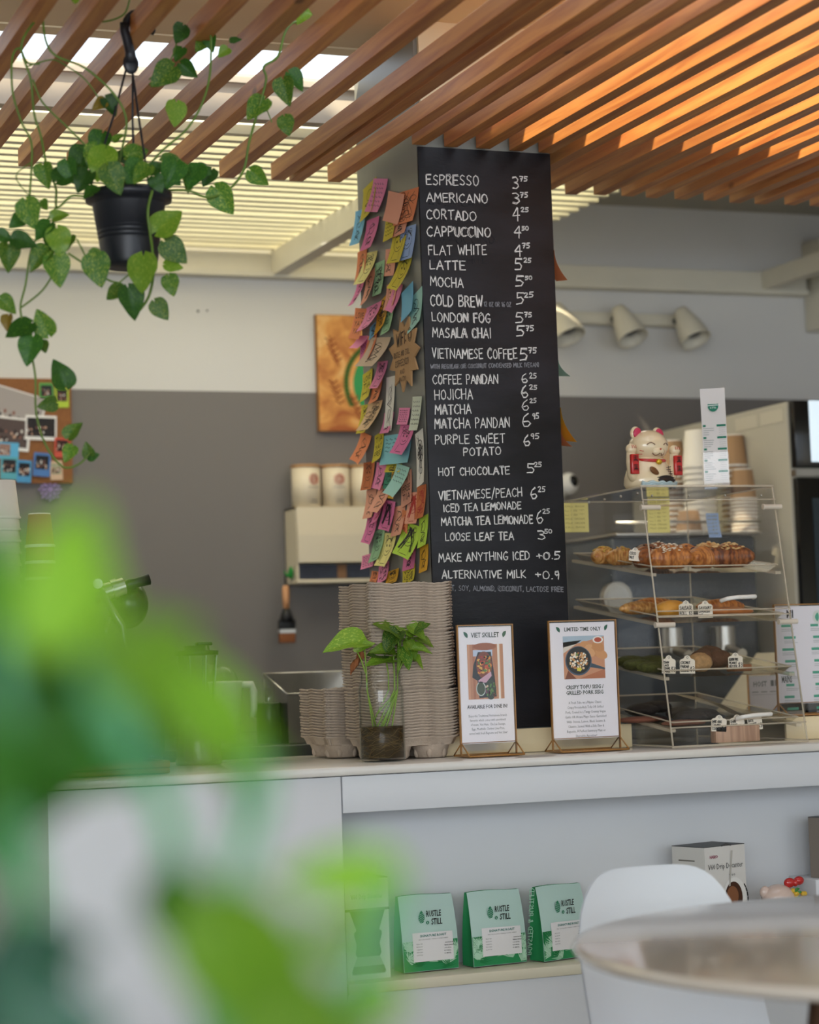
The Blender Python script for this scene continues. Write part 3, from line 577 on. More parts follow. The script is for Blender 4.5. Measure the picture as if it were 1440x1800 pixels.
def disc(b, x, z, rx, rz_, col, k, n=18, a=0):
    b.c = col; b.poly([fy(x+rx*cos(t)*cos(a)-rz_*sin(t)*sin(a), z+rx*cos(t)*sin(a)+rz_*sin(t)*cos(a), k) for t in [2*pi*i/n for i in range(n)]])
def rct(b, x0, z0, x1, z1, col, k): b.c = col; b.poly([fy(x0, z0, k), fy(x1, z0, k), fy(x1, z1, k), fy(x0, z1, k)])
def leafmark(b, x, z, s, a, col=None, k=1):
    b.c = col or GRN; pts = []
    for i in range(13):
        t = i/12; q = sin(pi*t)**.8*.32; pts.append((t-.5, q))
    for i in range(11, 0, -1):
        t = i/12; q = -sin(pi*t)**.8*.16; pts.append((t-.5, q))
    b.poly([fy(x+s*(u*cos(a)-v*sin(a)), z+s*(u*sin(a)+v*cos(a)), k) for u, v in pts])
def draw1(b, w, h):
    b.c = DGR; type_text(b, 'VIET SKILLET', fy(0, h-.026, 1), .0105, wfit=w*.52, bold=.02)
    leafmark(b, -w*.36, h-.020, .016, -1.0); leafmark(b, w*.36, h-.020, .016, 1.1)
    x0, x1, z0, z1 = -w*.34, w*.32, h*.435, h*.855
    rct(b, x0, z0, x1, z1, S('b98263'), 1)
    for i in range(7): rct(b, x0+(x1-x0)*i/7, z0, x0+(x1-x0)*(i+.45)/7, z1, S(['c99474', 'a86d50', 'b57a5c'][i % 3]), 2)
    rct(b, x0+(x1-x0)*.84, z0, x0+(x1-x0)*.9, z1, S('e8dcd2'), 3)
    rct(b, x0+(x1-x0)*.16, z1-.026, x0+(x1-x0)*.7, z1-.012, S('b9c6dc'), 3); disc(b, -.002, z1-.005, .028, .008, S('9b5b3c'), 4)
    b.c = S('232427'); b.poly([fy(x0+(x1-x0)*u, z0+(z1-z0)*v, 4) for u, v in ((.3, .02), (.78, .04), (.74, .42), (.66, .86), (.3, .86), (.16, .62), (.12, .4), (.26, .34))])
    disc(b, x0+(x1-x0)*.46, z0+(z1-z0)*.62, .019, .030, S('7a3a22'), 5)
    rn = random.Random(3)
    for i in range(40): disc(b, x0+(x1-x0)*rn.uniform(.3, .62), z0+(z1-z0)*rn.uniform(.48, .78), rn.uniform(.002, .005), rn.uniform(.002, .005), S(rn.choice(['c8562a', 'd98a35', '4f7a34', '9b2f22', 'e0a94f'])), 6+i % 3, 7)
    b.c = S('caa0b2'); b.poly([fy(x0+(x1-x0)*u, z0+(z1-z0)*v, 9) for u, v in ((.28, .34), (.64, .5), (.66, .42), (.5, .3), (.3, .29))])
    disc(b, x0+(x1-x0)*.35, z0+(z1-z0)*.19, .0115, .016, S('b7c2bd'), 9); disc(b, x0+(x1-x0)*.35, z0+(z1-z0)*.19, .0095, .0135, S('3f4a34'), 10)
    disc(b, x0+(x1-x0)*.62, z0+(z1-z0)*.17, .013, .022, S('2f3b2a'), 10)
    for i in range(24): disc(b, x0+(x1-x0)*(.62+rn.uniform(-.13, .13)), z0+(z1-z0)*(.17+rn.uniform(-.11, .11)), .002, .003, S(rn.choice(['5f8a3e', 'c9b19a', '7f4a5f', '9a3d2a'])), 11, 6)
    b.c = BLKc; type_text(b, 'AVAILABLE FOR DINE IN!', fy(0, h*.365, 1), .0078, wfit=w*.74, bold=.02)
    b.c = S('5a5c5e')
    for i, (t, f) in enumerate((('Enjoy this Traditional Vietnamese brunch', .70), ('favourite which comes with assortment', .66), ('of meats, Viet Ham, Cha Lua Sausage,', .64), ('Eggs, Meatballs, Chicken Liver Pate,', .60), ('served with fresh Baguette and Viet Slaw!', .70))):
        type_text(b, t, fy(0, h*.30-i*.0094, 1), .0052, wfit=w*f)
def draw2(b, w, h):
    b.c = DGR; type_text(b, 'LIMITED TIME ONLY', fy(0, h-.022, 1), .0085, wfit=w*.55, bold=.02)
    leafmark(b, -w*.37, h-.018, .015, -1.0); leafmark(b, w*.36, h-.016, .015, 1.1)
    x0, x1, z0, z1 = -w*.30, w*.32, h*.555, h*.885
    def q(u, v, k): return fy(x0+(x1-x0)*u, z0+(z1-z0)*v, k)
    rct(b, x0, z0, x1, z1, S('c98f6d'), 1)
    b.c = S('a9bccb'); b.poly([q(0, .74, 2), q(1, .98, 2), q(1, 1, 2), q(0, 1, 2)]); b.c = S('d9cfc2'); b.poly([q(0, .6, 2), q(.45, .9, 2), q(0, .86, 2)])
    b.c = S('b5704f'); b.poly([q(.35, 0, 2), q(1, 0, 2), q(1, .22, 2)]); b.c = S('7d4630'); b.poly([q(.02, 0, 3), q(.3, 0, 3), q(.1, .2, 3)])
    for i, (u, v) in enumerate(((.56, .76), (.68, .68), (.8, .62), (.92, .56), (.62, .62), (.85, .74))): disc(b, x0+(x1-x0)*u, z0+(z1-z0)*v, .016, .0105, S(['cf9563', 'd8a273', 'c68b5a'][i % 3]), 3+i*.2, 14, -.4)
    disc(b, x0+(x1-x0)*.85, z0+(z1-z0)*.9, .013, .008, S('efe9e2'), 5); disc(b, x0+(x1-x0)*.85, z0+(z1-z0)*.9, .009, .0055, S('b5503a'), 6)
    b.c = S('3c4d5c'); b.poly([q(.62, .38, 5), q(1, .24, 5), q(1, .20, 5), q(.6, .27, 5)])
    cx, cz = x0+(x1-x0)*.36, z0+(z1-z0)*.42
    disc(b, cx, cz, .0325, .0325, S('46586a'), 6, 28); disc(b, cx, cz+.001, .030, .030, S('1f2225'), 7, 28)
    rn = random.Random(5)
    for i in range(90):
        a = rn.uniform(0, 6.28); r = .022*rn.random()**.5; disc(b, cx+cos(a)*r, cz+sin(a)*r*.95, rn.uniform(.0016, .0036), rn.uniform(.0016, .0034), S(rn.choice(['d8a870', 'c98f55', 'e6c79a', 'f2ead8', 'f4f0e6', 'a86c3b', '6f8a45'])), 8+i*.05, 6, rn.random()*3)
    disc(b, cx+.001, cz-.019, .007, .005, S('dfcf4a'), 13, 5)
    b.c = DGR; type_text(b, 'CRISPY TOFU SISIG /', fy(0, h*.478, 1), .0085, wfit=w*.57, bold=.025); type_text(b, 'GRILLED PORK SISIG', fy(0, h*.436, 1), .0085, wfit=w*.56, bold=.025)
    b.c = S('5a5c5e')
    for i, (t, f) in enumerate((('A Fresh Take on a Filipino Classic:', .50), ('Crispy Protein-Rich Tofu OR Grilled', .54), ('Pork, Coated in a Tangy Creamy Vegan', .60), ('Garlic OR House Mayo Sauce Garnished', .62), ('With Onions, Lemon, Black Sesame &', .58), ('Cilantro, Served With a Side Slaw &', .54), ('Baguette. A Perfect Summery Main or', .58), ('Shareable Appetizer!', .32))):
        type_text(b, t, fy(0, h*.365-i*.0105, 1), .0056, wfit=w*f)
def place(x, y, Y, z=.9515): p = atY(x, y, Y); return (p.x, Y, z)
sign(place(860, 1326, 4.44), .129, .284, 'gold edged acrylic stand advertising VIET SKILLET beside the jar', .0, draw1)
sign(place(1032, 1316, 4.44), .163, .288, 'gold edged acrylic stand advertising CRISPY TOFU SISIG beside the pastry case', .0, draw2)
def draw3(b, w, h):
    TG = S('4fa58a')
    b.c = BLKc; type_text(b, 'BAO', fy(-w*.33, h-.03, 1), .016, wfit=.035, bold=.02) if False else type_text(b, 'MI', fy(-w*.30, h-.030, 1), .018, wfit=.018, bold=.03)
    disc(b, w*.06, h-.03, .014, .016, S('d8dcd8'), 1); leafmark(b, w*.06, h-.03, .022, 1.5, TG, 2)
    rn = random.Random(9)
    for c in range(2):
        for i in range(8):
            x = -w*.42+c*w*.38+(.006 if i % 2 else 0); z = h*.80-i*.028
            rct(b, x, z, x+rn.uniform(.02, .034), z+.006, TG, 1)
            for j in range(2): rct(b, x, z-.006-j*.004, x+rn.uniform(.03, .045), z-.0045-j*.004, S('b9bcbe'), 1)
    b.c = S('3c4442'); type_text(b, 'MAINS', fy(-w*.38, h*.30, 2), .016, wfit=.028, bold=.02)
sign(place(1440, 1304, 4.56, 1.005), .21, .262, 'white food menu in a wood topped acrylic stand right of the pastry case', .0, draw3)

# ------------------------------------------------------------------ pulp cup trays
PULP = mat('grey_brown_pulp', 'b8a796', .95, bump=.5, bscale=250, var=.08, vscale=40)
def tray_mesh():
    b = MB(); s_ = .098; n = 40; b.smooth = True; rn = random.Random(2)
    jit = [rn.uniform(-.0011, .0011) for _ in range(n*4)]; jz = [rn.uniform(-.0009, .0009) for _ in range(n*4)]
    def ring(sc, z, jj=1):
        out = []
        for k in range(n*4):
            side = k//n; t = (k % n)/n*2-1; lobes = .0045*cos(t*pi*2)
            d = s_*sc+lobes*sc+jit[k]*jj; c = t*(s_*sc)
            cr_ = min(1, (1-abs(t))*7)**.5; d2 = d-(1-cr_)*.018
            x, y = [(c, -d2), (d2, c), (-c, d2), (-d2, -c)][side]; out.append((x, y, z+jz[k]*jj+.0012*cos(t*pi*2)))
        return out
    R_ = [ring(.88, -.018, .3), ring(.935, -.0036, .6), ring(.998, -.0004, 1.3), ring(1.0, .0020, 1.3), ring(.955, .0012, .6), ring(.87, -.015, .3)]
    N_ = n*4; vs = [v for r in R_ for v in r]
    b.add(vs, [(i*N_+k, i*N_+(k+1) % N_, (i+1)*N_+(k+1) % N_, (i+1)*N_+k) for i in range(len(R_)-1) for k in range(N_)], True)
    b.add(R_[0], [list(range(N_))[::-1]], False)
    return b
def tray_feet():
    b = MB(); b.smooth = True
    for sx in (-1, 1):
        for sy in (-1, 1):
            c = (sx*.046, sy*.046, 0); b.lathe([(.043, -.016), (.034, -.043), (.030, -.0455), (.0, -.0455)], c, 20)
            for k in range(6):
                t = 2*pi*k/6; b.ball((c[0]+cos(t)*.034, c[1]+sin(t)*.034, -.033), (.007, .007, .0125), 8, 6)
    return b
p0 = atY(712, 1330, 4.52); base = Vector((p0.x+.0, 4.60, .951))
groups = [(Vector((1.731, 4.605, .951)), 0.05, 17, 'lower part of the tall stack beside the jar'), None, (Vector((1.625, 4.83, .951)), -.04, 19, 'short stack behind the tall one')]
tm = tray_mesh(); ft = tray_feet(); tm_ = None; proto = None; pitch = .0063
def tray(c, rz, lab, grp, feet=False):
    global proto
    if proto is None:
        proto = thing('cup_carrier_tray', lab, 'cup carrier', c, rz, grp); tm.build('rim', PULP, proto); return proto
    t = dup(proto, c, rz, lab, grp)
    if feet: ft.build('cups', PULP, t)
    return t
def stack(c, rz, n, z0, what, lab_top, lab_bot, grp):
    for k in range(n):
        lab = lab_top if k == n-1 else (lab_bot if k == 0 else what)
        tray(Vector((c[0]+random.uniform(-.0015, .0015), c[1]+random.uniform(-.0015, .0015), z0+k*pitch+random.uniform(-.0005, .0005))), rz+random.uniform(-.012, .012), lab, grp, z0 < 1.0 and k == 0)
tray((1.7, 4.5, -50), 0, 'x', 'x')
stack((1.733, 4.568), .06, 17, .9975, 'grey pulp cup carrier packed in the lower half of the tall stack', 'top carrier of the lower bundle in the tall pulp stack', 'bottom carrier of the tall pulp stack, cups standing on the worktop', 'pulp cup carriers in the lower bundle')
stack((1.729, 4.571), .045, 19, .9975+17*pitch+.0035, 'grey pulp cup carrier packed in the middle of the tall stack', 'carrier just under the dark gap of the tall pulp stack', 'lowest carrier of the middle bundle in the tall pulp stack', 'pulp cup carriers in the middle bundle')
stack((1.727, 4.572), .055, 17, .9975+36*pitch+.0075, 'grey pulp cup carrier packed near the top of the tall stack', 'topmost carrier of the tall pulp stack', 'lowest carrier of the top bundle in the tall pulp stack', 'pulp cup carriers in the top bundle')
stack((1.697, 4.785), .02, 18, .9975, 'grey pulp cup carrier in the short stack behind the tall one', 'topmost carrier of the short pulp stack', 'bottom carrier of the short pulp stack', 'pulp cup carriers in the short stack')

for ch in list(proto.children): bpy.data.objects.remove(ch)
bpy.data.objects.remove(proto)
# ------------------------------------------------------------------ leaves
def leaf_mat(name, c1, c2, rough=.48, transl=.35, sc=22):
    m, N, L, b = nodes(name)
    tc = N.new('ShaderNodeTexCoord'); oi = N.new('ShaderNodeObjectInfo'); ad = N.new('ShaderNodeVectorMath'); ad.operation = 'ADD'
    ml = N.new('ShaderNodeMath'); ml.operation = 'MULTIPLY'; ml.inputs[1].default_value = 23; L.new(oi.outputs['Random'], ml.inputs[0])
    L.new(tc.outputs['Object'], ad.inputs[0]); L.new(ml.outputs[0], ad.inputs[1])
    mp = N.new('ShaderNodeMapping'); mp.inputs['Scale'].default_value = (1.6, .5, 1); L.new(ad.outputs[0], mp.inputs[0])
    n = N.new('ShaderNodeTexNoise'); n.inputs['Scale'].default_value = sc; n.inputs['Detail'].default_value = 3; L.new(mp.outputs[0], n.inputs[0])
    r = N.new('ShaderNodeValToRGB'); e = r.color_ramp.elements; e[0].position = .54; e[1].position = .66; e[0].color = (*S(c1), 1); e[1].color = (*S(c2), 1); L.new(n.outputs[0], r.inputs[0])
    hs = N.new('ShaderNodeHueSaturation'); mr = N.new('ShaderNodeMapRange'); mr.inputs[3].default_value = .65; mr.inputs[4].default_value = 1.3; L.new(oi.outputs['Random'], mr.inputs[0]); L.new(mr.outputs[0], hs.inputs['Value']); L.new(r.outputs[0], hs.inputs['Color'])
    L.new(hs.outputs[0], b.inputs['Base Color']); b.inputs['Roughness'].default_value = rough
    t = N.new('ShaderNodeBsdfTranslucent'); L.new(hs.outputs[0], t.inputs[0]); mx = N.new('ShaderNodeMixShader'); mx.inputs[0].default_value = transl
    L.new(b.outputs[0], mx.inputs[1]); L.new(t.outputs[0], mx.inputs[2]); L.new(mx.outputs[0], N['Material Output'].inputs[0]); return m
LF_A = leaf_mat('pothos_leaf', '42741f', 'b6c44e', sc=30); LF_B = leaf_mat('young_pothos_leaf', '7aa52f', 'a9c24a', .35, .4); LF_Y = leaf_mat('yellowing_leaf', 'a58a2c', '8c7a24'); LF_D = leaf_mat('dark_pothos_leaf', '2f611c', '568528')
STEM = mat('green_stem', '5d7a2c', .5, var=.15, vscale=40); STD = mat('brown_green_stem', '4a4a26', .6)
def leaf_mesh(name, m, fold=.25, droop=.35):
    # heart shaped, base at origin, tip along +Y, length 1, normal +Z
    b = MB(); b.smooth = True
    def halfw(t): return .47*(sin(pi*min(1, t**.62))**.75)*(1-.28*t) if 0 < t < 1 else 0
    rows = 12; cols = 8
    def fn(u, v):
        t = v; s_ = u*2-1; w = halfw(max(t, .001)); x = s_*w
        y = t-.14*abs(s_)**1.5*max(0, 1-t*3.2)      # lobes reach back past the stalk
        z = fold*abs(x)-droop*t*t*.6+.02*sin(t*14)*abs(s_)
        return Vector((x, y, z))
    b.grid(fn, cols, rows)
    me = b.build(name, m); d = me.data; C.objects.unlink(me); bpy.data.objects.remove(me); return d
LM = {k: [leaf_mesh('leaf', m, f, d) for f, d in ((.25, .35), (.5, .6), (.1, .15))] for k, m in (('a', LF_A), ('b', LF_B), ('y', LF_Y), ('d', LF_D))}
def add_leaf(parent, p, tip, nrm, L_, kind='a', var=None, name='leaf', rnd=random):
    # p base point in parent space, tip direction, approximate normal
    t = Vector(tip).normalized(); n = Vector(nrm); n = (n-t*n.dot(t)).normalized(); x = t.cross(n)
    o = bpy.data.objects.new(name, rnd.choice(LM[kind]) if var is None else LM[kind][var]); C.objects.link(o); o.parent = parent
    M = Matrix((x, t, n)).transposed().to_4x4(); o.matrix_local = Matrix.Translation(p) @ M @ Matrix.Scale(L_, 4); return o
VIEW = (-CF)

# ------------------------------------------------------------------ jar with cuttings
jp = atY(685, 1337, 4.43); jar = thing('glass_jar', 'tall clear glass jar of pothos cuttings and brown roots before the pulp trays', 'jar', (jp.x, 4.47, .9512))
b = MB(); b.lathe([(.0, .0), (.045, .0), (.049, .004), (.049, .150), (.047, .162), (.044, .168), (.044, .178), (.0455, .180), (.0455, .185), (.044, .187), (.044, .193), (.0415, .193), (.0415, .168), (.046, .155), (.0465, .006), (.0, .005)], n=40)
b.build('glass', GLS, jar)
b = MB(); b.lathe([(.0, .007), (.0455, .007), (.0455, .074), (.0, .074)], n=36); b.build('water', mat('murky_water', '4a3a22', .15, trans=.35, ior=1.2), jar)
b = MB(); rn = random.Random(4)
for k in range(70):
    a = rn.uniform(0, 6.28); pts = []
    z = rn.uniform(.012, .07)
    for q in range(7):
        a += rn.uniform(.1, .5); r = .0462; z = min(.073, max(.009, z+rn.uniform(-.010, .010))); pts.append((cos(a)*r, sin(a)*r, z))
    b.tube(pts, .0005, 4)
b.build('roots', mat('root_brown', '6a5428', .7), jar)['kind'] = 'stuff'
rn = random.Random(8)
def jpx(x, y, dy=0): p = atY(x, y, 4.47+dy); return Vector(p)-jar.location
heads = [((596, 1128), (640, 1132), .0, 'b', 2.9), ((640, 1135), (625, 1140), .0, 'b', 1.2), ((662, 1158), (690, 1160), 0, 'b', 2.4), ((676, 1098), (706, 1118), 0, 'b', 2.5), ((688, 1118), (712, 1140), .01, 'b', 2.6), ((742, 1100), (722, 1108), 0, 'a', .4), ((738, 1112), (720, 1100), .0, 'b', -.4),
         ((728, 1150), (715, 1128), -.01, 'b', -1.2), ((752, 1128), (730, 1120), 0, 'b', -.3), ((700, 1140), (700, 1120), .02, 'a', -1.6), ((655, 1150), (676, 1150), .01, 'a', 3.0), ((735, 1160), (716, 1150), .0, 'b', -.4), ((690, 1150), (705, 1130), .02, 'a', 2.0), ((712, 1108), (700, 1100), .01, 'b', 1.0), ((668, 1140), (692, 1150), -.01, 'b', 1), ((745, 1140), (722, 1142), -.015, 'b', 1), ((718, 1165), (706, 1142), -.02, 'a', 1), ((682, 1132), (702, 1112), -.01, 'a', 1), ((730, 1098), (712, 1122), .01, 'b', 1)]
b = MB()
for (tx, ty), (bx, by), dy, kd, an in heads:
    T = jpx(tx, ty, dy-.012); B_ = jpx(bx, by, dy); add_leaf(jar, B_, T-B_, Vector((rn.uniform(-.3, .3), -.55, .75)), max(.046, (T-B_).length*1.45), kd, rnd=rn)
    root_ = Vector((rn.uniform(-.02, .02), rn.uniform(-.02, .02), rn.uniform(.05, .1))); nk = Vector((max(-.036, min(.036, B_.x)), -.01, .185))
    pts = [root_, nk*.98+Vector((0, 0, -.03)), nk, nk.lerp(B_, .5)+Vector((0, 0, .006)), B_]
    cat = []
    for i in range(len(pts)-1):
        for q in range(4): cat.append(pts[i].lerp(pts[i+1], q/4))
    cat.append(pts[-1]); b.tube(cat, .0015, 6)
b.build('stems', mat('fresh_stem', '7fa036', .45), jar)
b = MB(); b.smooth = True
q0 = jpx(640, 1150); b.grid(lambda u, v: q0+Vector((-.002-.030*v+.012*(u-.5)*(1-v), .004*sin(v*9), .004-.038*v+.012*sin(u*6+v*5))), 6, 8)
b.build('withered_leaf', mat('withered_brown', '9a5f38', .8, transl=.2), jar)

# ------------------------------------------------------------------ pastry case
X0, X1 = 2.293, 2.640; Yf, Yft = 4.362, 4.462; Zb, Zt = .956, 1.541; Ybk = Yft+.42
pc = thing('pastry_case', 'tall clear acrylic pastry case with four shelves and two sloping doors', 'display case', ((X0+X1)/2, 4.55, .951))
bx0, bx1, byf, byt, bz0, bz1, byb = X0-pc.location.x, X1-pc.location.x, Yf-4.55, Yft-4.55, .004, Zt-.951, Ybk-4.55
def fyz(z): return byf+(byt-byf)*(z-bz0)/(bz1-bz0)
for xx, nm in ((bx0, 'side_panel'), (bx1-.005, 'side_panel')):
    b = MB(); b.prism([(xx, byf, bz0), (xx, byb, bz0), (xx, byb, bz1), (xx, byt, bz1)], (.005, 0, 0)); b.build(nm, ACR, pc)
b = MB(); b.box((bx0+.005, byb-.004, bz0), (bx1-.005, byb, bz1)); b.build('back_panel', ACR, pc)
b = MB(); b.box((bx0-.002, byt-.002, bz1), (bx1+.002, byb, bz1+.005)); b.build('lid', ACR, pc)
b = MB(); b.box((bx0, byf, 0), (bx1, byb, .005)); b.build('base', ACR, pc)
b = MB(); e = .0022
def ed(p, q, r=e): b.tube([p, q], r, 6)
for xx in (bx0+.0025, bx1-.0025):
    ed((xx, byf, bz0), (xx, byt, bz1)); ed((xx, byb, bz0), (xx, byb, bz1), .0018); ed((xx, byt, bz1), (xx, byb, bz1), .0022); ed((xx, byf, bz0), (xx, byb, bz0), .0022)
ed((bx0, byt, bz1+.002), (bx1, byt, bz1+.002), .003); ed((bx0, byf, .003), (bx1, byf, .003), .003); ed((bx0, byb, bz1), (bx1, byb, bz1), .002)
for z in (bz1-.03, .292, .305, .045): ed((bx0, fyz(z)-.001, z), (bx1, fyz(z)-.001, z), .0018)
b.build('edge_strip', ACE, pc)
for z0_, z1_ in ((.008, .29), (.307, bz1-.032)):
    b = MB(); b.prism([(bx0+.006, fyz(z0_)-.006, z0_), (bx1-.006, fyz(z0_)-.006, z0_), (bx1-.006, fyz(z1_)-.006, z1_), (bx0+.006, fyz(z1_)-.006, z1_)], (0, -.003, 0)); d = b.build('door', ACR, pc)
    hz = z0_+(.055 if z0_ < .1 else .022); hy = fyz(hz)-.012
    b = MB(); pts = [(-.028+.02, hy+.004, hz-.004), (-.024+.02, hy-.016, hz), (.02, hy-.020, hz+.003), (.050+.02, hy-.016, hz+.004), (.056+.02, hy+.004, hz+.002)]
    cat = []
    for i in range(4):
        for q in range(4): cat.append(Vector(pts[i]).lerp(Vector(pts[i+1]), q/4))
    cat.append(Vector(pts[-1])); b.tube(cat, .0048, 8); b.build('handle', mat('white_plastic', 'eeeae2', .3), d)
HNG = mat('clear_hinge', 'eee2d0', .1, alpha=.7)
for z in (bz1-.048, .274):
    for xx in (bx0+.016, bx1-.014):
        b = MB(); b.cyl((xx-.023, fyz(z)-.008, z), (xx+.023, fyz(z)-.008, z), .0058, n=12); b.cyl((xx-.026, fyz(z)-.008, z), (xx-.023, fyz(z)-.008, z), .0068, n=12); b.build('hinge', HNG, pc)
b = MB()
for k in range(4): b.ball((bx0+.007, byt+.03+k*.085, bz1-.012), .0035, 8, 6); b.ball((bx0+.03+k*.095, byt+.002, bz1-.02), .0028, 8, 6)
b.build('screw', STEEL, pc)
TR = []   # trays slope down towards the doors
for i, zf in enumerate((.405, .292, .170, .055)):
    t = thing('pastry_tray', ['clear tray of croissants on the top shelf of the pastry case', 'clear tray of sausage rolls and danishes on the second shelf of the case', 'clear tray of brown and green cookies on the third shelf of the case', 'clear tray of dark cookies on the lowest shelf of the pastry case'][i], 'tray', (pc.location.x, 4.55, .951+zf-.022))
    y0 = fyz(zf)+.008; y1 = byb-.03; dz = .055
    def tz(y): return .006+dz*(y-y0)/(y1-y0)
    b = MB(); xa, xb = bx0+.012, bx1-.014
    ins = .016
    for zz, th in ((0, .003),):
        b.add([(xa+ins, y0+ins, tz(y0+ins)), (xb-ins, y0+ins, tz(y0+ins)), (xb-ins, y1-ins, tz(y1-ins)), (xa+ins, y1-ins, tz(y1-ins)), (xa, y0, tz(y0)+.018), (xb, y0, tz(y0)+.018), (xb, y1, tz(y1)+.018), (xa, y1, tz(y1)+.018)], [(0, 1, 2, 3), (0, 4, 5, 1), (1, 5, 6, 2), (2, 6, 7, 3), (3, 7, 4, 0)], False)
    b.build('pan', acrylic('tray_acrylic', (.90, .88, .84), .08) if 'tray_acrylic' not in MATS else MATS['tray_acrylic'], t)
    b = MB(); P_ = [(xa, y0, tz(y0)+.018), (xb, y0, tz(y0)+.018), (xb, y1, tz(y1)+.018), (xa, y1, tz(y1)+.018)]
    for k in range(4): b.tube([P_[k], P_[(k+1) % 4]], .0020, 6)
    b.build('rim', ACE, t); TR.append((t, tz, y0, y1, zf))
    b = MB(); b.prism([(bx0+.005, y0, tz(y0)-.004-.0), (bx0+.005, y1, tz(y1)-.004), (bx0+.005, y1, tz(y1)+.003), (bx0+.005, y0, tz(y0)+.003)], (.014, 0, 0)); b.prism([(bx1-.019, y0, tz(y0)-.004), (bx1-.019, y1, tz(y1)-.004), (bx1-.019, y1, tz(y1)+.003), (bx1-.019, y0, tz(y0)+.003)], (.014, 0, 0))
    b.T = None; o = b.build('rail', ACE, pc); o.location = (0, 0, zf-.022)
def tpt(i, x, dy):     # x in pixels across, dy metres behind the door
    t, tz, y0, y1, zf = TR[i]; yw = 4.55+y0+.02+dy
    for _ in range(1): X = atY(x, 1000+i*90, yw).x
    return Vector((X, yw, t.location.z+tz(y0+.02+dy)+.002))
# pastries
def crois_mat(name, c1, c2):
    m, N, L, b = nodes(name); tc = N.new('ShaderNodeTexCoord'); mp = N.new('ShaderNodeMapping'); mp.inputs['Scale'].default_value = (1, .45, .5); L.new(tc.outputs['Object'], mp.inputs[0])
    w = N.new('ShaderNodeTexNoise'); w.inputs['Scale'].default_value = 130; w.inputs['Detail'].default_value = 4; L.new(mp.outputs[0], w.inputs[0])
    r = N.new('ShaderNodeValToRGB'); r.color_ramp.elements[0].position = .38; r.color_ramp.elements[1].position = .62; r.color_ramp.elements[0].color = (*S(c1), 1); r.color_ramp.elements[1].color = (*S(c2), 1)
    L.new(w.outputs[0], r.inputs[0]); L.new(r.outputs[0], b.inputs['Base Color']); b.inputs['Roughness'].default_value = .42
    k = N.new('ShaderNodeBump'); k.inputs['Strength'].default_value = .6; k.inputs['Distance'].default_value = .002; L.new(w.outputs[0], k.inputs['Height']); L.new(k.outputs[0], b.inputs['Normal']); return m
CR1 = crois_mat('golden_croissant', '94501f', 'cf8742'); CR2 = crois_mat('dark_croissant', '5c2c16', 'a4602e'); CR3 = crois_mat('pale_pastry', 'a8682c', 'e0ac66')
ALM = mat('almond_flake', 'e2bd84', .6); ICG = mat('white_crumble', 'efe3cf', .7); CHO = mat('dark_chocolate', '2e1a16', .3); BLB = mat('berry_drizzle', '4a3050', .3); YEL = mat('custard_yellow', 'd9b25a', .6)
def croissant(lab, p, rz, m, L_=.095, R_=.024, top=None, bend=.9, cat='croissant', grp='croissants on the top tray'):
    R_ *= 1.12; L_ *= 1.05
    t = thing('croissant', lab, cat, p, rz, grp); b = MB(); b.smooth = True; nu, nv = 56, 20
    def ctr(s_): a = s_*bend; r = L_/(2*sin(bend)) if bend > .05 else 1; return Vector((sin(a)*r, (cos(a)-1)*r, 0))
    def rad(s_):
        k = abs(s_); base_ = R_*(max(0, 1-k**2.2))**.55*(1-.25*k); seg = (abs(s_)*4.2+.15) % 1; return base_*(1+.13*(1-seg))+.0012
    def fn(u, v):
        s_ = u*2-1; a = v*2*pi; c = ctr(s_); d = (ctr(min(1, s_+.02))-ctr(max(-1, s_-.02))).normalized(); n = Vector((-d.y, d.x, 0)); r = rad(s_)
        z = sin(a)*r*.92; return c+n*cos(a)*r+Vector((0, 0, z+R_*.80 if z > -R_*.78 else R_*.02))
    b.grid(fn, nu, nv); b.build('pastry', m, t)
    if top:
        m2, cnt, sz = top; q = MB(); rn = random.Random(int(p[0]*1000))
        for i in range(cnt):
            s_ = rn.uniform(-.6, .6); a = rn.uniform(.15*pi, .85*pi)+(0 if rn.random() < .7 else -.2); v = fn((s_+1)/2, (a % (2*pi))/(2*pi)); R3 = Matrix.Rotation(rn.uniform(0, 3), 3, 'Z') @ Matrix.Rotation(rn.uniform(-.5, .5), 3, 'X')
            q.ball(v+Vector((0, 0, .001)), (sz, sz*.7, sz*.28), 7, 4, R3)
        q.build('topping', m2, t)
    return t
croissant('small pale iced pastry at the left back of the croissant tray', tpt(0, 1062, .22), .3, CR3, .07, .020, (YEL, 26, .006), .5)
croissant('second pale pastry from the left on the croissant tray', tpt(0, 1094, .17), -.5, CR3, .07, .021, (YEL, 16, .005), .6)
croissant('dark chocolate croissant left of centre with a white blob on top', tpt(0, 1137, .07), .9, CR2, .085, .027, (CHO, 12, .005), .8)
croissant('croissant peeping over the back of the pile with white icing', tpt(0, 1158, .18), .1, CR2, .085, .026, (ICG, 24, .005), .8)
croissant('large front croissant heaped with white crumble and berry drizzle', tpt(0, 1178, .022), -.25, CR1, .09, .028, (ICG, 70, .0042), 1.0)
croissant('croissant with berry drizzle just right of the crumble croissant', tpt(0, 1206, .10), .5, CR1, .085, .026, (BLB, 16, .005), .9)
croissant('almond croissant standing behind the right hand one', tpt(0, 1246, .10), .25, CR1, .09, .027, (ALM, 60, .006), .9)
croissant('large dark baked almond croissant at the right end of the tray', tpt(0, 1281, .03), -.25, CR2, .105, .028, (ALM, 60, .006), .9)
croissant('plain croissant showing its layered side beside the almond ones', tpt(0, 1234, .025), .5, CR1, .08, .025, None, .9)
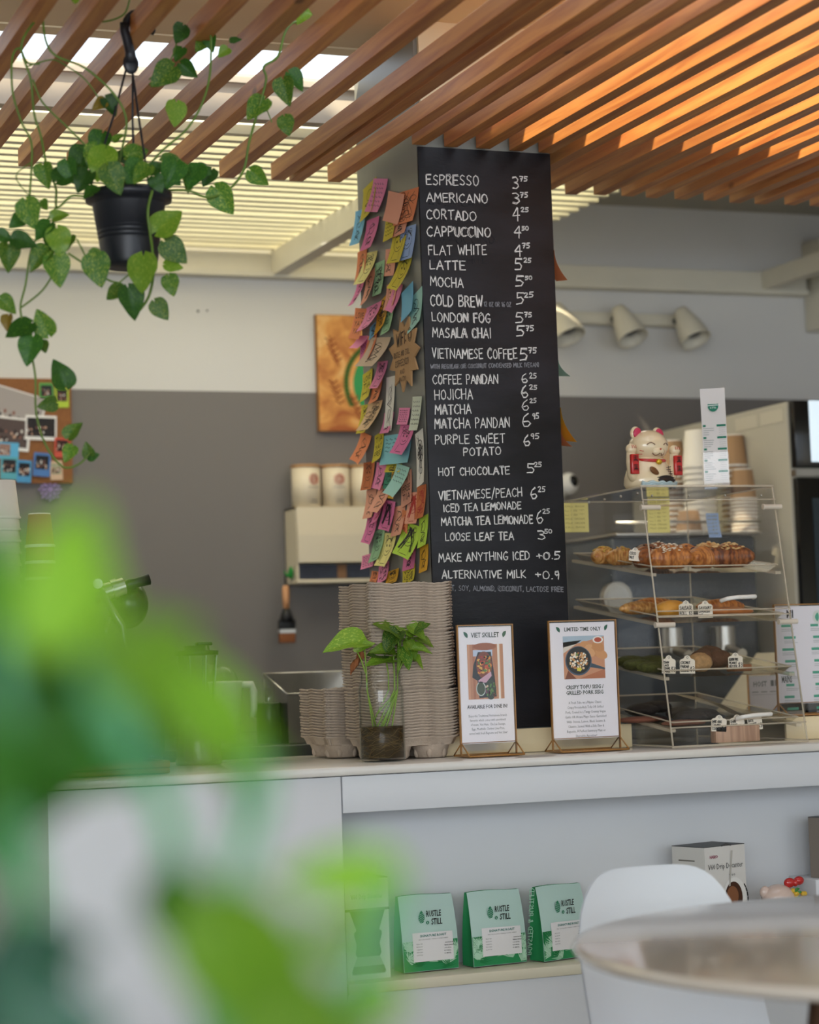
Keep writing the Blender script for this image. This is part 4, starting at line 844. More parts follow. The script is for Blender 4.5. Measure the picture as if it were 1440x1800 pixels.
def roll(lab, p, rz, m, sx, sy, sz, cat, nm, grp, k_=1.1):
    sx *= k_; sy *= k_; sz *= k_
    t = thing(nm, lab, cat, p, rz, grp); b = MB(); b.smooth = True; rn = random.Random(int(p[0]*3000)); ph = [rn.uniform(0, 6) for _ in range(6)]
    def fn(u, v):
        a = u*2*pi; f = v*pi; k = 1+.045*sin(3*a+ph[0])+.04*sin(5*f+ph[1])*sin(4*a+ph[2])+.03*sin(9*a+ph[3])*sin(8*f)
        return Vector((sx*sin(f)*cos(a)*k, sy*sin(f)*sin(a)*k, max(sz-sz*.9, sz*(1+cos(f)*k*.95))))
    b.grid(fn, 22, 14); b.build('crust', m, t); return t
GP2 = 'pastries on the second tray'
roll('long sausage roll at the left of the second tray', tpt(1, 1128, .14), .1, CR3, .045, .016, .013, 'pastry', 'sausage_roll', GP2, 1.25)
roll('sausage roll behind the first one on the second tray', tpt(1, 1150, .2), .15, CR1, .05, .018, .014, 'pastry', 'sausage_roll', GP2, 1.25)
roll('round yellow custard bun at the front of the second tray', tpt(1, 1180, .035), 0, mat('yellow_bun', 'd99a3a', .45, var=.1, vscale=40), .034, .026, .017, 'pastry', 'custard_bun', GP2, 1.25)
roll('flat orange danish at the right of the second tray', tpt(1, 1278, .05), .1, mat('orange_glaze', 'b8713c', .4, var=.15, vscale=60), .058, .022, .009, 'pastry', 'danish', GP2, 1.25)
roll('golden danish behind the orange one on the second tray', tpt(1, 1266, .13), .0, CR1, .05, .02, .014, 'pastry', 'danish', GP2, 1.25)
MAT = mat('matcha_crumb', '4c4f22', .9, bump=.8, bscale=300, var=.3, vscale=120); CK = mat('brown_cookie', '5e3c26', .8, bump=.6, bscale=220, var=.15, vscale=60); CKD = mat('black_cookie', '2a2220', .8, bump=.7, bscale=240, var=.3, vscale=100); CKP = mat('pale_coconut_cookie', 'b08a5c', .8, bump=.6, bscale=220, var=.25, vscale=90)
G3 = 'cookies on the third tray'; G4 = 'cookies on the lowest tray'
for i, (x, dy, lab) in enumerate(((1112, .17, 'green matcha cookie at the far left back of the third tray'), (1122, .10, 'green matcha cookie beside the side panel on the third tray'), (1146, .16, 'green matcha cookie behind the price tags on the third tray'), (1150, .05, 'green matcha cookie nearest the door on the third tray'))): roll(lab, tpt(2, x, dy), i, MAT, .036, .032, .013, 'cookie', 'matcha_cookie', G3)
for i, (x, dy, lab, m, s_) in enumerate(((1230, .03, 'pale coconut cookie in front of the brown ones on the third tray', CKP, .028), (1238, .10, 'left one of the two big round brown cookies on the third tray', CK, .030), (1262, .09, 'right one of the two big round brown cookies on the third tray', CK, .030), (1248, .17, 'brown cookie tucked behind the big pair on the third tray', CK, .03))): roll(lab, tpt(2, x, dy), i, m, s_, s_*.9, .021, 'cookie', 'round_cookie', G3)
t = thing('cookie_bar', 'square tan peanut butter bar under the gluten free tag', 'cookie', tpt(2, 1300, .03), 0, G3); b = MB(); b.box((-.024, -.018, .0), (.024, .018, .016), bev=.003); b.build('slab', mat('tan_bar', '8a5a38', .8, bump=.4, bscale=200, var=.15, vscale=70), t)
for i, (x, dy, lab) in enumerate(((1130, .2, 'black cookie far left at the back of the lowest tray'), (1155, .24, 'black cookie second from left at the back of the lowest tray'), (1214, .05, 'black cookie left of the price tags on the lowest tray'), (1236, .08, 'black cookie behind the price tags on the lowest tray'), (1200, .12, 'black cookie under the folded paper on the lowest tray'))): roll(lab, tpt(3, x, dy), i, CKD, .036, .033, .014, 'cookie', 'black_cookie', G4)
for x, dy, lab in ((1125, .1, 'reddish brown cookie slab lying left on the lowest tray'), (1200, .02, 'reddish brown cookie slab at the front of the lowest tray')):
    roll(lab, tpt(3, x, dy), 0, mat('red_brown_cookie', '7a4a38', .8, bump=.4, bscale=200), .05, .03, .007, 'cookie', 'flat_cookie', G4)
b = MB(); b.smooth = True; q0 = tpt(3, 1250, .13)
b.grid(lambda u, v: Vector((-.06+.15*u, .06-.09*v+.01*u, .052-.04*u-.012*v+.012*sin(u*3.1+.4))), 10, 6)
o = b.build('parchment_sheet', mat('parchment', 'b5a88e', .8, transl=.2), origin=None); o.location = q0; tag(o, 'folded sheet of parchment paper over the cookies on the lowest tray', 'paper')
# price tags
TAGW = mat('cream_tag_card', 'ece3d3', .6)
def ptag(x, y, Y, w, h, lines, lab, tilt=0, price=None):
    p = atY(x, y, Y); t = thing('price_tag', lab, 'price tag', (p.x, Y, p.z), 0, 'hand lettered pastry price tags')
    t.rotation_euler = (0, tilt, 0)
    w2 = w/2; out = [(-w2, 0), (w2, 0), (w2, h*.72), (w2*.82, h*.80), (w2*.5, h*.84), (w2*.3, h*.98), (0, h*1.03), (-w2*.3, h*.98), (-w2*.5, h*.84), (-w2*.82, h*.80), (-w2, h*.72)]
    b = MB(); b.prism([(a, 0, c) for a, c in out], (0, .0012, 0)); b.build('card', TAGW, t)
    b = MB(); b.n = Vector((0, -1, 0)); k = len(lines); lh = h*.72/(k+.3); rn = random.Random(int(x))
    for i, s_ in enumerate(lines):
        wd = w*(.86 if not price else .62); write(b, s_, Vector((-w2*.9, -.0004, h*.70-lh*(i+.75))), Vector((-w2*.9+wd*min(1, len(s_)/7), -.0004, h*.70-lh*(i+.75))), lh*.66, .0012, rnd=rn)
    if price: write(b, price, Vector((w*.18, -.0004, h*.12)), Vector((w*.46, -.0004, h*.14)), h*.26, .0013, rnd=rn)
    c = [Vector((cos(t_)*.0022, -.0005, h*.9+sin(t_)*.0022)) for t_ in [2*pi*q/10 for q in range(11)]]; ribbon(b, c, .0007)
    b.build('lettering', INK, t)
ptag(1116, 986, 4.50, .030, .030, ['COCO', 'NUT'], 'white tag reading COCONUT among the croissants', .1)
ptag(1207, 1085, 4.424, .036, .037, ['SAUSAGE', 'ROLL $3'], 'tag reading SAUSAGE ROLL $3 on the second tray')
ptag(1241, 1086, 4.425, .037, .038, ['SAVOURY', 'DANISH', '$5'], 'tag reading SAVOURY DANISH on the second tray')
ptag(1176, 1184, 4.404, .034, .040, ['VEGAN', 'BLACK', 'SESAME', 'COOKIE'], 'tag reading BLACK SESAME COOKIE at the left of the third tray', .05, '$3')
ptag(1209, 1184, 4.402, .038, .040, ['COCONUT', 'PANDAN', 'COOKIE'], 'tag reading COCONUT PANDAN COOKIE on the third tray', .03, '$3')
ptag(1294, 1176, 4.404, .037, .036, ['GLUTEN FREE', 'PEANUT', 'BUTTER'], 'tag reading GLUTEN FREE PEANUT BUTTER at the right of the third tray', 0, '$3')
ptag(1264, 1286, 4.376, .038, .036, ['DARK CHOC', 'TAHINI', 'COOKIE'], 'left tag of the lowest tray reading DARK CHOC TAHINI COOKIE', .08, '$3')
ptag(1297, 1285, 4.377, .037, .036, ['DARK', 'CHOCO', 'HOJICHA'], 'middle tag of the lowest tray reading DARK CHOCO HOJICHA', 0, '$3')
ptag(1329, 1283, 4.378, .037, .036, ['DATE', 'WALNUT', 'COOKIE'], 'right tag of the lowest tray reading DATE WALNUT COOKIE', -.08, '$3')
p = atY(1300, 1306, 4.372); t = thing('tag_holder', 'small slatted wooden block holding the price tags of the lowest tray', 'holder', (p.x, 4.378, .958)); b = MB(); b.box((-.056, -.002, .0), (.056, .024, .036), bev=.001); b.build('block', wood_mat('beech_block', '9a7560', 'b8947a', .5, 'Z', 2, .1, False), t)
# yellow notes taped inside the case, blue note
def flatnote(x, y, Y, w, h, col, lab, curl=.0, tilt=0, name='memo_note'):
    p = atY(x, y, Y); t = thing(name, lab, 'note', (p.x, Y, p.z), 0, None); b = MB(); b.smooth = True
    b.grid(lambda u, v: Vector(((u-.5)*w+curl*v*v*.6, -curl*v*v, -v*h)), 4, 6); b.build('paper', PAPERS[col], t)
    b = MB(); b.n = Vector((0, -1, 0)); rn = random.Random(int(x))
    for r_ in range(6): write(b, rn.choice(['MILK ORDER', 'CALL BACK', 'LIST']), Vector((-w*.4, -.0006-curl*((r_+1)/7)**2, -h*(r_+1)/7)), Vector((w*.35, -.0006-curl*((r_+1)/7)**2, -h*(r_+1)/7)), h*.05, .0005, rnd=rn)
    b.build('pencil_writing', mat('pencil', '9a8a4a', .8), t)
flatnote(1011, 884, 4.86, .070, .072, 'lemon', 'yellow memo note hanging behind the case beside the chalkboard')
flatnote(1157, 890, 4.876, .062, .066, 'lemon', 'yellow memo note with pencil writing behind the case door')
flatnote(1157, 862, 4.878, .062, .036, 'lemon', 'upper yellow memo note half hidden by the lid of the case')
flatnote(1252, 902, 4.8765, .036, .062, 'sky', 'blue memo note curling off the back of the pastry case', .006)

# ------------------------------------------------------------------ lucky cat figurine on the case
CER = mat('cream_ceramic', 'ecd8b2', .18, coat=.6); REDG = mat('red_glaze', 'c22b2a', .2, coat=.5); PNK = mat('pink_ear', 'c8385a', .35); GLD = mat('gold_bell', 'd8b234', .25, metal=.6); BLG = mat('black_glaze', '241a1a', .3); BLU = mat('pale_blue_wave', 'b9d0d4', .3)
cp = atY(1146, 853, 4.585); lz = .951+Zt-.951+.006
kt = thing('lucky_cat', 'cream ceramic lucky cat with red collar and two raised paws on the pastry case', 'figurine', (cp.x, 4.60, lz), .22); kt.scale = (1.32, 1.2, 1.24)
b = MB(); b.smooth = True
b.lathe([(.0, .0), (.044, .0), (.049, .008), (.048, .022), (.042, .040), (.034, .056), (.024, .066), (.0, .070)], n=32); b.v = [(x*1.0, y*.82, z) for x, y, z in b.v]
b.build('body', CER, kt)
b = MB(); b.ball((0, -.004, .082), (.038, .034, .031), 28, 18); b.ball((0, -.032, .070), (.014, .008, .009), 14, 10); o = b.build('head', CER, kt); HD = o
HDR = Matrix.Rotation(0, 3, 'X')
for sx in (-1, 1):
    b = MB(); b.ball((sx*.026, .0, .107), (.011, .007, .013), 14, 10, Matrix.Rotation(-sx*.45, 3, 'Y')); o = b.build('ear', CER, kt)
    b = MB(); b.ball((sx*.026, -.0055, .107), (.0085, .004, .0105), 12, 8, Matrix.Rotation(-sx*.45, 3, 'Y')); b.build('inner_ear', PNK, o)
for sx in (-1, 1):
    b = MB(); b.tube([(sx*.036, -.008, .014), (sx*.046, -.012, .028), (sx*.050, -.014, .050), (sx*.050, -.016, .068)], [.010, .0095, .0085, .0082], 14); b.ball((sx*.050, -.017, .074), (.0105, .010, .0105), 16, 10); o = b.build('paw', CER, kt)
    b = MB()
    for k in (-1, 0, 1): b.tube([(sx*.050+k*.004, -.0268, .075), (sx*.050+k*.004, -.0255, .081)], .0007, 5)
    b.build('toe_line', REDG, o)
    b = MB(); b.box((sx*.050-.0085, -.0295, .026), (sx*.050+.0085, -.0215, .064), bev=.002); o2 = b.build('plaque', REDG, kt)
    b = MB(); b.n = Vector((0, -1, 0)); cx = sx*.050
    for gz in (.055, .038):
        for st in ([(-1, 1), (1, 1)], [(0, 1.3), (0, -1)], [(-1, .3), (1, .3)], [(-1, -.4), (1, -.4)], [(-1, -1), (-.2, -.2)], [(1, -1), (.3, -.2)]): ribbon(b, [Vector((cx+p_[0]*.0045, -.0299, gz+p_[1]*.0048)) for p_ in st], .0014)
    b.build('character', BLG, o2)
b = MB(); pts = [(cos(t)*.030, -.004+sin(t)*.027, .0555+.003*sin(t)) for t in [2*pi*k/28 for k in range(29)]]; b.tube(pts, .0032, 8, False); b.build('collar', REDG, kt)
b = MB(); b.ball((.0, -.034, .050), (.0065, .005, .0055), 14, 10); b.build('bell', GLD, kt)
b = MB()
def fp(x, z, e=.0004):   # on the head surface
    y = -.004-.034*max(0, 1-(x/.038)**2-((z-.082)/.031)**2)**.5-e
    if abs(x) < .015 and abs(z-.070) < .010: y = min(y, -.032-.008*max(0, 1-(x/.014)**2-((z-.070)/.009)**2)**.5-e)
    return (x, y, z)
for sx in (-1, 1): b.tube([fp(sx*(.010+.014*k/6), .082+.004*sin(pi*k/6)) for k in range(7)], .0008, 5); b.tube([fp(sx*.001+sx*.012*k/6, .066-.004*sin(pi*k/6)) for k in range(7)], .0008, 5)
b.build('eye_line', mat('brown_line', '6a3a2a', .4), HD)
b = MB(); b.ball((0, -.0405, .0735), (.0022, .0015, .0016), 8, 6)
for sx in (-1, 1):
    for k in range(2): b.tube([fp(sx*.027, .070-.005*k), fp(sx*.032, .072-.006*k)], .0007, 5)
b.build('nose_and_whiskers', REDG, HD)
b = MB(); b.smooth = True; b.grid(lambda u, v: Vector(((u-.5)*.042+.010, -.0405-.006*sin(pi*u)*.6+.0015, .014+.008*v*sin(pi*u)+.004*(2*u-1)**2+.002)), 12, 4); b.ball((.012, -.038, .015), (.021, .006, .0055), 18, 10); b.build('boat_emblem', BLG, kt)
b = MB()
for k in range(3): b.tube([(-.040+.08*q/16, -.030-.012*sin(pi*q/16)-.001*k, .004+.003*k+.002*sin(q*1.6+k)) for q in range(17)], .0026, 6)
b.build('wave_relief', BLU, kt)
b = MB(); b.n = Vector((0, -1, 0))
for cx, cz, s_ in ((.018, .036, .008), (.022, .028, .007)):
    for st in ([(-1, .6), (1, .9)], [(0, 1.2), (-.2, -1)], [(-1, -.2), (1, 0)], [(.4, -.2), (1, -1)]): ribbon(b, [Vector((cx+p_[0]*s_*.6, -.0385-.0*cz, cz+p_[1]*s_*.6)) for p_ in st], .0015)
b.build('brush_character', BLG, kt)
b = MB(); b.ball((-.014, -.037, .032), (.012, .003, .006), 14, 8, Matrix.Rotation(.6, 3, 'Y')); b.build('gold_coin', mat('bronze_coin', '7a5230', .35, metal=.3), kt)

# paper drink list in an acrylic holder on the case
hp = atY(1264, 851, 4.56); hs = thing('drink_list', 'tall narrow curled drink list with green bars standing on the pastry case', 'sign', (hp.x, 4.57, lz+.0005), -.55)
PW_, PH = .058, .224
def pf(u, v): return Vector(((u-.5)*PW_, .010*sin(v*pi*1.5)-.02*v*v*.4, .012+v*PH))
b = MB(); b.smooth = True; b.grid(pf, 4, 16); b.build('sheet', mat('drink_list_paper', 'e6e2e0', .5, transl=.1), hs)
b = MB(); b.n = Vector((0, -1, 0))
def prct(b, u0, v0, u1, v1, col):
    b.c = col; n = 4
    for i in range(n):
        a = v0+(v1-v0)*i/n; c = v0+(v1-v0)*(i+1)/n; e = Vector((0, -.0006, 0)); b.add([pf(u0, a)+e, pf(u1, a)+e, pf(u1, c)+e, pf(u0, c)+e], [(0, 1, 2, 3)], False)
TG = S('1f7a60'); rn = random.Random(2)
for i, v in enumerate((.60, .475, .355, .235, .115)):
    prct(b, .04, v, .16, v+.022, TG); prct(b, .60, v, .97, v+.022, TG)
    for j in range(4): prct(b, .05, v-.018-.022*j, .05+rn.uniform(.2, .45), v-.013-.022*j, S('9aa09f')); prct(b, .68, v-.018-.022*j, .95, v-.014-.022*j, S('b4b8b7'))
b.c = TG; c0 = pf(.5, .82)+Vector((0, -.0007, 0)); b.poly([c0+Vector((cos(t)*.013, 0, sin(t)*.015)) for t in [2*pi*k/14 for k in range(14)]])
b.c = (1, 1, 1); b.add([c0+Vector((-.014, -.0003, -.001)), c0+Vector((.016, -.0003, .000)), c0+Vector((.016, -.0003, .0012)), c0+Vector((-.014, -.0003, .0005))], [(0, 1, 2, 3)], False)
type_text(b, 'RUSTLE', c0+Vector((0, -.0004, .003)), .004, wfit=.016); type_text(b, '& STILL', c0+Vector((0, -.0004, -.007)), .004, wfit=.015)
b.build('print', PRN, hs)
b = MB(); b.box((-PW_/2-.002, -.004, 0), (PW_/2+.002, -.002, .085)); b.quad((-PW_/2, -.004, .02), (PW_/2, -.004, .02), (PW_/2, -.034, .001), (-PW_/2, -.034, .001)); b.quad((-PW_/2, .014, .02), (PW_/2, .014, .02), (PW_/2, .038, .001), (-PW_/2, .038, .001)); b.build('clear_holder', ACR, hs)
b = MB(); b.tube([(-PW_/2, -.034, .0015), (PW_/2, -.034, .0015)], .001, 5); b.tube([(-PW_/2, .038, .0015), (PW_/2, .038, .0015)], .001, 5); b.tube([(-PW_/2-.001, -.004, 0), (-PW_/2-.001, -.004, .085)], .0008, 5); b.build('holder_edge', ACE, hs)

# ------------------------------------------------------------------ cups on the machine at the back
YC = 5.72
em = thing('espresso_machine', 'dark espresso machine at the back with a chrome dial and cup stacks on top', 'coffee machine', (2.94, 5.8, .9665))
mx0, mx1, mz = 2.80-2.94, 3.27-2.94, 1.50-.9665
b = MB(); b.box((mx0, -.16, .02), (mx1, .30, mz), bev=.012); b.build('body', mat('slate_metal', '3c4450', .35, metal=.4), em)
b = MB(); b.box((mx0-.004, -.20, mz+.001), (mx1, .30, mz+.010), bev=.003); b.tube([(mx0, -.19, mz+.04), (mx1, -.19, mz+.04)], .004, 8); b.build('cup_tray', STEEL, em)
b = MB(); b.cyl((-.14, -.16, .36), (-.14, -.185, .36), .045, n=28); b.build('dial', STEEL, em); b = MB(); b.cyl((-.14, -.186, .36), (-.14, -.188, .36), .036, n=28); b.build('dial_face', mat('white_dial', 'd8dad8', .4), em)
for k in range(2):
    x = .02+k*.17; b = MB(); b.cyl((x, -.19, .27), (x, -.19, .20), .035, n=24); b.cyl((x, -.20, .21), (x-.02, -.33, .19), .012, .015, 12); b.build('group_head', STEEL, em)
b = MB(); b.box((mx0+.01, -.26, .0), (mx1-.01, -.16, .035), bev=.004); b.build('drip_tray', DK, em)
CUPW = mat('white_paper_cup', 'e6dfd2', .6); KRAFT = mat('kraft_paper_cup', 'a98662', .7)
def cup_stack(x, y0, y1, Y, dia, kraft, n, lab, cat='cups', zb=None):
    # upside-down nested cups: the uppermost shows whole, the rest as rims
    pb = atY(x, y1, Y); pt = atY(x, y0, Y); zb = pb.z if zb is None else zb; H = pt.z-zb
    root = thing('paper_cup_stack', lab, cat, (pb.x, Y, zb), 0, 'stacks of upturned paper cups'); r = dia/2; ch = min(H, dia*1.15); st = (H-ch)/max(1, n-1)
    for k in range(n):
        z = H-ch-k*st if n > 1 else 0; b = MB(); b.lathe([(r, z), (r*1.04, z+.003), (r*1.0, z+.006), (r*.97, z+.007), (r*.74, z+ch), (r*.70, z+ch), (r*.69, z+ch-.004), (0, z+ch-.004)] if k == 0 else [(r, z), (r*1.04, z+.003), (r*1.0, z+.006), (r*.97, z+.007), (r*.93, z+min(ch, st+.006))], n=24)
        o = b.build('cup', CUPW if not kraft else KRAFT, root)
        if kraft and k == 0: b2 = MB(); b2.lathe([(r*.745, ch+z-.012), (r*.75, ch+z-.006), (r*.745, ch+z+.0005), (r*.70, ch+z+.0005)], n=24); b2.build('white_base_rim', CUPW, o)
        if kraft and k > 0 or True: b3 = MB(); b3.lathe([(r*1.0, z-.0005), (r*1.05, z+.003), (r*1.0, z+.0065)], n=24); b3.build('rolled_rim', CUPW, o)
ZM = .9665+mz+.0105
cup_stack(1234, 757, 940, YC, .098, False, 12, 'tall stack of upturned white paper cups behind the drink list', zb=ZM)
cup_stack(1296, 765, 940, YC+.09, .085, True, 14, 'stack of kraft paper cups right of the tall white stack', zb=ZM)
cup_stack(1310, 825, 940, YC-.06, .080, True, 10, 'shorter stack of kraft paper cups nearest the fridge', zb=ZM)
cup_stack(1188, 775, 940, YC+.10, .085, True, 13, 'stack of kraft paper cups half hidden behind the cat', zb=ZM)
cup_stack(1212, 897, 940, YC-.07, .078, True, 1, 'single kraft paper cup upturned on the espresso machine', zb=ZM)

# small white security camera
p_ = atY(1000, 851, YW-.10); scm = thing('security_camera', 'small round white camera with a black lens right of the chalkboard', 'camera', (p_.x, YW, p_.z))
b = MB(); b.cyl((0, -.001, -.03), (0, -.010, -.03), .026, n=20); b.tube([(0, -.01, -.03), (0, -.06, -.035), (0, -.09, -.02)], .008, 8); b.build('wall_bracket', mat('white_plastic_gloss', 'e8e6e2', .25), scm)
b = MB(); b.ball((0, -.10, 0), (.033, .030, .038)); b.build('head', MATS['white_plastic_gloss'], scm)
b = MB(); b.ball((.006, -.117, .006), (.019, .016, .022)); b.build('lens', mat('black_gloss', '0c0c0d', .1), scm)

# ------------------------------------------------------------------ drinks fridge
fr = thing('drinks_fridge', 'tall cream sided drinks fridge with black glass doors at the right edge', 'fridge', (3.75, 6.0, 0))
fx0, fx1 = 3.335-3.75, 4.05-3.75
SIDE = mat('cream_enamel', 'b8b2a2', .35); BG = mat('black_gloss_panel', '0a0b0d', .12)
b = MB(); b.box((fx0, -.46, .02), (fx1, .55, 1.885), bev=.003); b.build('cabinet', SIDE, fr)
b = MB(); b.box((fx0+.006, -.49, 1.69), (fx1, -.461, 1.885), bev=.003); hdp = b.build('header_panel', BG, fr)
b = MB(); b.box((fx0+.055, -.494, 1.705), (fx1-.05, -.4905, 1.885), bev=.002); b.build('lit_sign', mat('lit_sign_face', 'd4e4ee', .4, emit=.75), hdp)
b = MB(); b.box((fx0+.004, -.488, 1.665), (fx1, -.461, 1.683)); b.build('trim_strip', STEEL, fr)
b = MB(); b.box((fx0+.008, -.485, .06), (fx1, -.461, 1.66), bev=.003); dd = b.build('door', BG, fr)
b = MB(); b.box((fx0+.055, -.4875, .12), (fx1-.05, -.4855, 1.60)); b.build('door_glass', mat('dark_fridge_glass', '28353c', .08), dd)
for k, (x, lab) in enumerate(((.20, ''), (.30, ''))): b = MB(); b.box((fx0-.0015, -.44+k*.15, 1.83), (fx0-.0002, -.31+k*.15, 1.868)); b.build('paper_label', mat('cream_label', 'cbc4b2', .6), fr)

# tablet till and host card behind the case
tb = thing('till_tablet', 'cream tablet till tilted on its stand behind the pastry case', 'tablet', (atY(1345, 1300, 5.0).x, 5.02, 1.0055))
tb.location.z = .9665; tb.location.y = 5.31
x_ = atY(1347, 1200, 5.33).x; tb.location.x = x_
b = MB(); b.prism([(-.085, 0, .03), (.055, 0, .19), (.075, 0, .18), (-.055, 0, .02)], (0, .16, 0)); b.build('screen_back', mat('cream_plastic', 'c9bfa8', .4), tb)
b = MB(); b.box((-.06, .03, 0), (.06, .15, .012), bev=.003); b.tube([(0, .09, .012), (.01, .09, .09)], .015, 10); b.build('stand', MATS['cream_plastic'], tb)
def draw4(b, w, h):
    b.c = S('6b7076'); type_text(b, 'HOST', fy(-w*.14, h*.80, 1), .013, wfit=w*.42, bold=.02)
    rct(b, w*.2, h*.80, w*.3, h*.9, S('6b6b6e'), 1); rct(b, w*.33, h*.80, w*.45, h*.9, S('8b8b8e'), 1)
    for i in range(3): rct(b, -w*.4+i*w*.28, h*.70, -w*.2+i*w*.28, h*.715, S('8f8f92'), 1)
    rct(b, -w*.4, h*.66, w*.4, h*.665, S('8f8f92'), 1)
pz = atY(1352, 1303, 4.92); sign((pz.x, 4.93, .9515 if False else .951), .092, .150, 'small grey HOST card standing behind the pastry case', 0, draw4)

# ------------------------------------------------------------------ wall things on the right
tl = thing('track_light', 'cream ceiling spot bar with three bell shaped lamp heads on the back wall', 'lamp', (3.3, YW, 2.28))
za, zb2 = atY(1180, 557, YW-.05), atY(980, 560, YW-.05)
b = MB(); b.box((zb2.x-.25-3.3, -.05, 2.273-2.28), (atY(1195, 560, YW).x-3.3, -.001, 2.312-2.28), bev=.003); b.build('bar', TRIM, tl)
for k, x in enumerate((980, 1090, 1200)):
    p = atY(x, 575, YW-.10); c = Vector((p.x-3.3, -.10, 2.31-2.28)); d = Vector((.018, -.055, -.1)).normalized()
    b = MB(); L_ = .125; q = c
    M = Vector((0, 0, 1)).rotation_difference(d).to_matrix(); prof = [(.0, -.012), (.022, -.010), (.027, .004), (.030, .018), (.040, .045), (.047, .075), (.052, .112), (.054, .118), (.050, .118), (.046, .08), (.036, .045), (.0, .03)]
    n = 24; vs = [q+M @ Vector((r*cos(2*pi*i/n), r*sin(2*pi*i/n), z)) for r, z in prof for i in range(n)]
    b.add(vs, [(i*n+j, i*n+(j+1) % n, (i+1)*n+(j+1) % n, (i+1)*n+j) for i in range(len(prof)-1) for j in range(n)], True); o = b.build('lamp_head', TRIM, tl)
    b = MB(); b.ball(q+d*.075, (.038, .038, .028), 16, 10); b.build('bulb', mat('silvered_bulb', '8f9296', .15, metal=.8), o)
    b = MB(); b.cyl(c+Vector((.012, 0, .0)), c+Vector((.034, .0, .0)), .006); b.cyl((c.x, -.05, .008), (c.x, -.11, .012), .010); b.build('swivel', DK, o)
eb = thing('electric_box', 'cream metal electrical box high on the wall at the right edge', 'electrical box', (4.18, YW, 2.40))
b = MB(); b.box((-.115, -.11, -.13), (.115, -.001, .185), bev=.006); b.build('housing', TRIM, eb)
b = MB(); b.cyl((.0, -.111, -.06), (0, -.118, -.06), .035, n=24); b.cyl((.03, -.111, .1), (.03, -.115, .1), .02, n=18); b.build('knockout', TRIM, eb)
wb = thing('wall_bracket_beam', 'cream beam running from the back wall toward the fridge side', 'beam', (3.885, 6.0, 2.40)); wb['kind'] = 'structure'
b = MB(); b.box((-.012, -.95, .008), (.032, .553, .072)); b.build('timber', TRIM, wb)

# ------------------------------------------------------------------ wall things on the left
pt = atY(553, 552, YW-.02); ar = thing('wall_picture', 'unframed brown painted canvas with a green round emblem, half behind the pillar', 'picture', (2.44, YW, 2.095))
w2, h2 = .192, .188
b = MB(); b.box((-w2, -.022, -h2), (w2, -.001, h2)); b.build('canvas', mat('canvas_edge', '9a6a3a', .7), ar)
m, N, L, bb_ = nodes('painted_swirls'); tc = N.new('ShaderNodeTexCoord'); n = N.new('ShaderNodeTexNoise'); n.inputs['Scale'].default_value = 9; n.inputs['Detail'].default_value = 6; n.inputs['Distortion'].default_value = 1.4; L.new(tc.outputs['Object'], n.inputs[0])
r = N.new('ShaderNodeValToRGB'); r.color_ramp.elements[0].position = .34; r.color_ramp.elements[0].color = (*S('a85a26'), 1); r.color_ramp.elements[1].position = .66; r.color_ramp.elements[1].color = (*S('f0c886'), 1); e = r.color_ramp.elements.new(.5); e.color = (*S('dc9a4e'), 1)
L.new(n.outputs[0], r.inputs[0]); L.new(r.outputs[0], bb_.inputs[0]); bb_.inputs['Roughness'].default_value = .6
b = MB(); b.box((-w2+.002, -.0235, -h2+.002), (w2-.002, -.0221, h2-.002)); b.build('painting', m, ar)
def dsc(b, x, z, r, y, n=36, a0=0, a1=2*pi): b.poly([Vector((x+cos(a0+(a1-a0)*k/n)*r, y, z+sin(a0+(a1-a0)*k/n)*r)) for k in range(n)])
b = MB(); b.n = Vector((0, -1, 0)); cx, cz = .045, -.035
b.c = S('3a9a5a'); dsc(b, cx, cz, .118, -.0238); b.c = S('e8ecdf'); dsc(b, cx, cz, .080, -.0242); b.c = S('2a8a68')
for k in range(7): b.poly([Vector((cx-.075+.15*u, -.0246, cz+.055-.02*k+.006*sin(u*6+k)+o_)) for u, o_ in ((0, 0), (.5, .004), (1, 0), (1, -.006), (.5, -.004), (0, -.007))])
b.c = S('4a6a2c')
for k in range(26):
    t = 1.5+k*.085; p = Vector((cx+cos(t)*.142, -.024, cz+sin(t)*.142)); b.poly([p+Vector((cos(a)*.011, 0, sin(a)*.008)) for a in (0, 1, 2, 3, 4, 5)])
b.c = S('8a3c1c')
for (x, z, s_) in ((-.150, .10, 1), (-.12, -.10, -1), (.0, .15, 1), (-.05, -.15, -1)):
    for k in range(5): p = Vector((x+.006*k*s_, -.0241, z-.016*k*s_)); ribbon(b, [p, p+Vector((.016, 0, .012))], .004); ribbon(b, [p, p+Vector((-.014, 0, .012))], .004)
    ribbon(b, [Vector((x, -.0241, z+.02)), Vector((x+.03*s_, -.0241, z-.08*s_))], .003)
b.build('painted_emblem', PRN, ar)

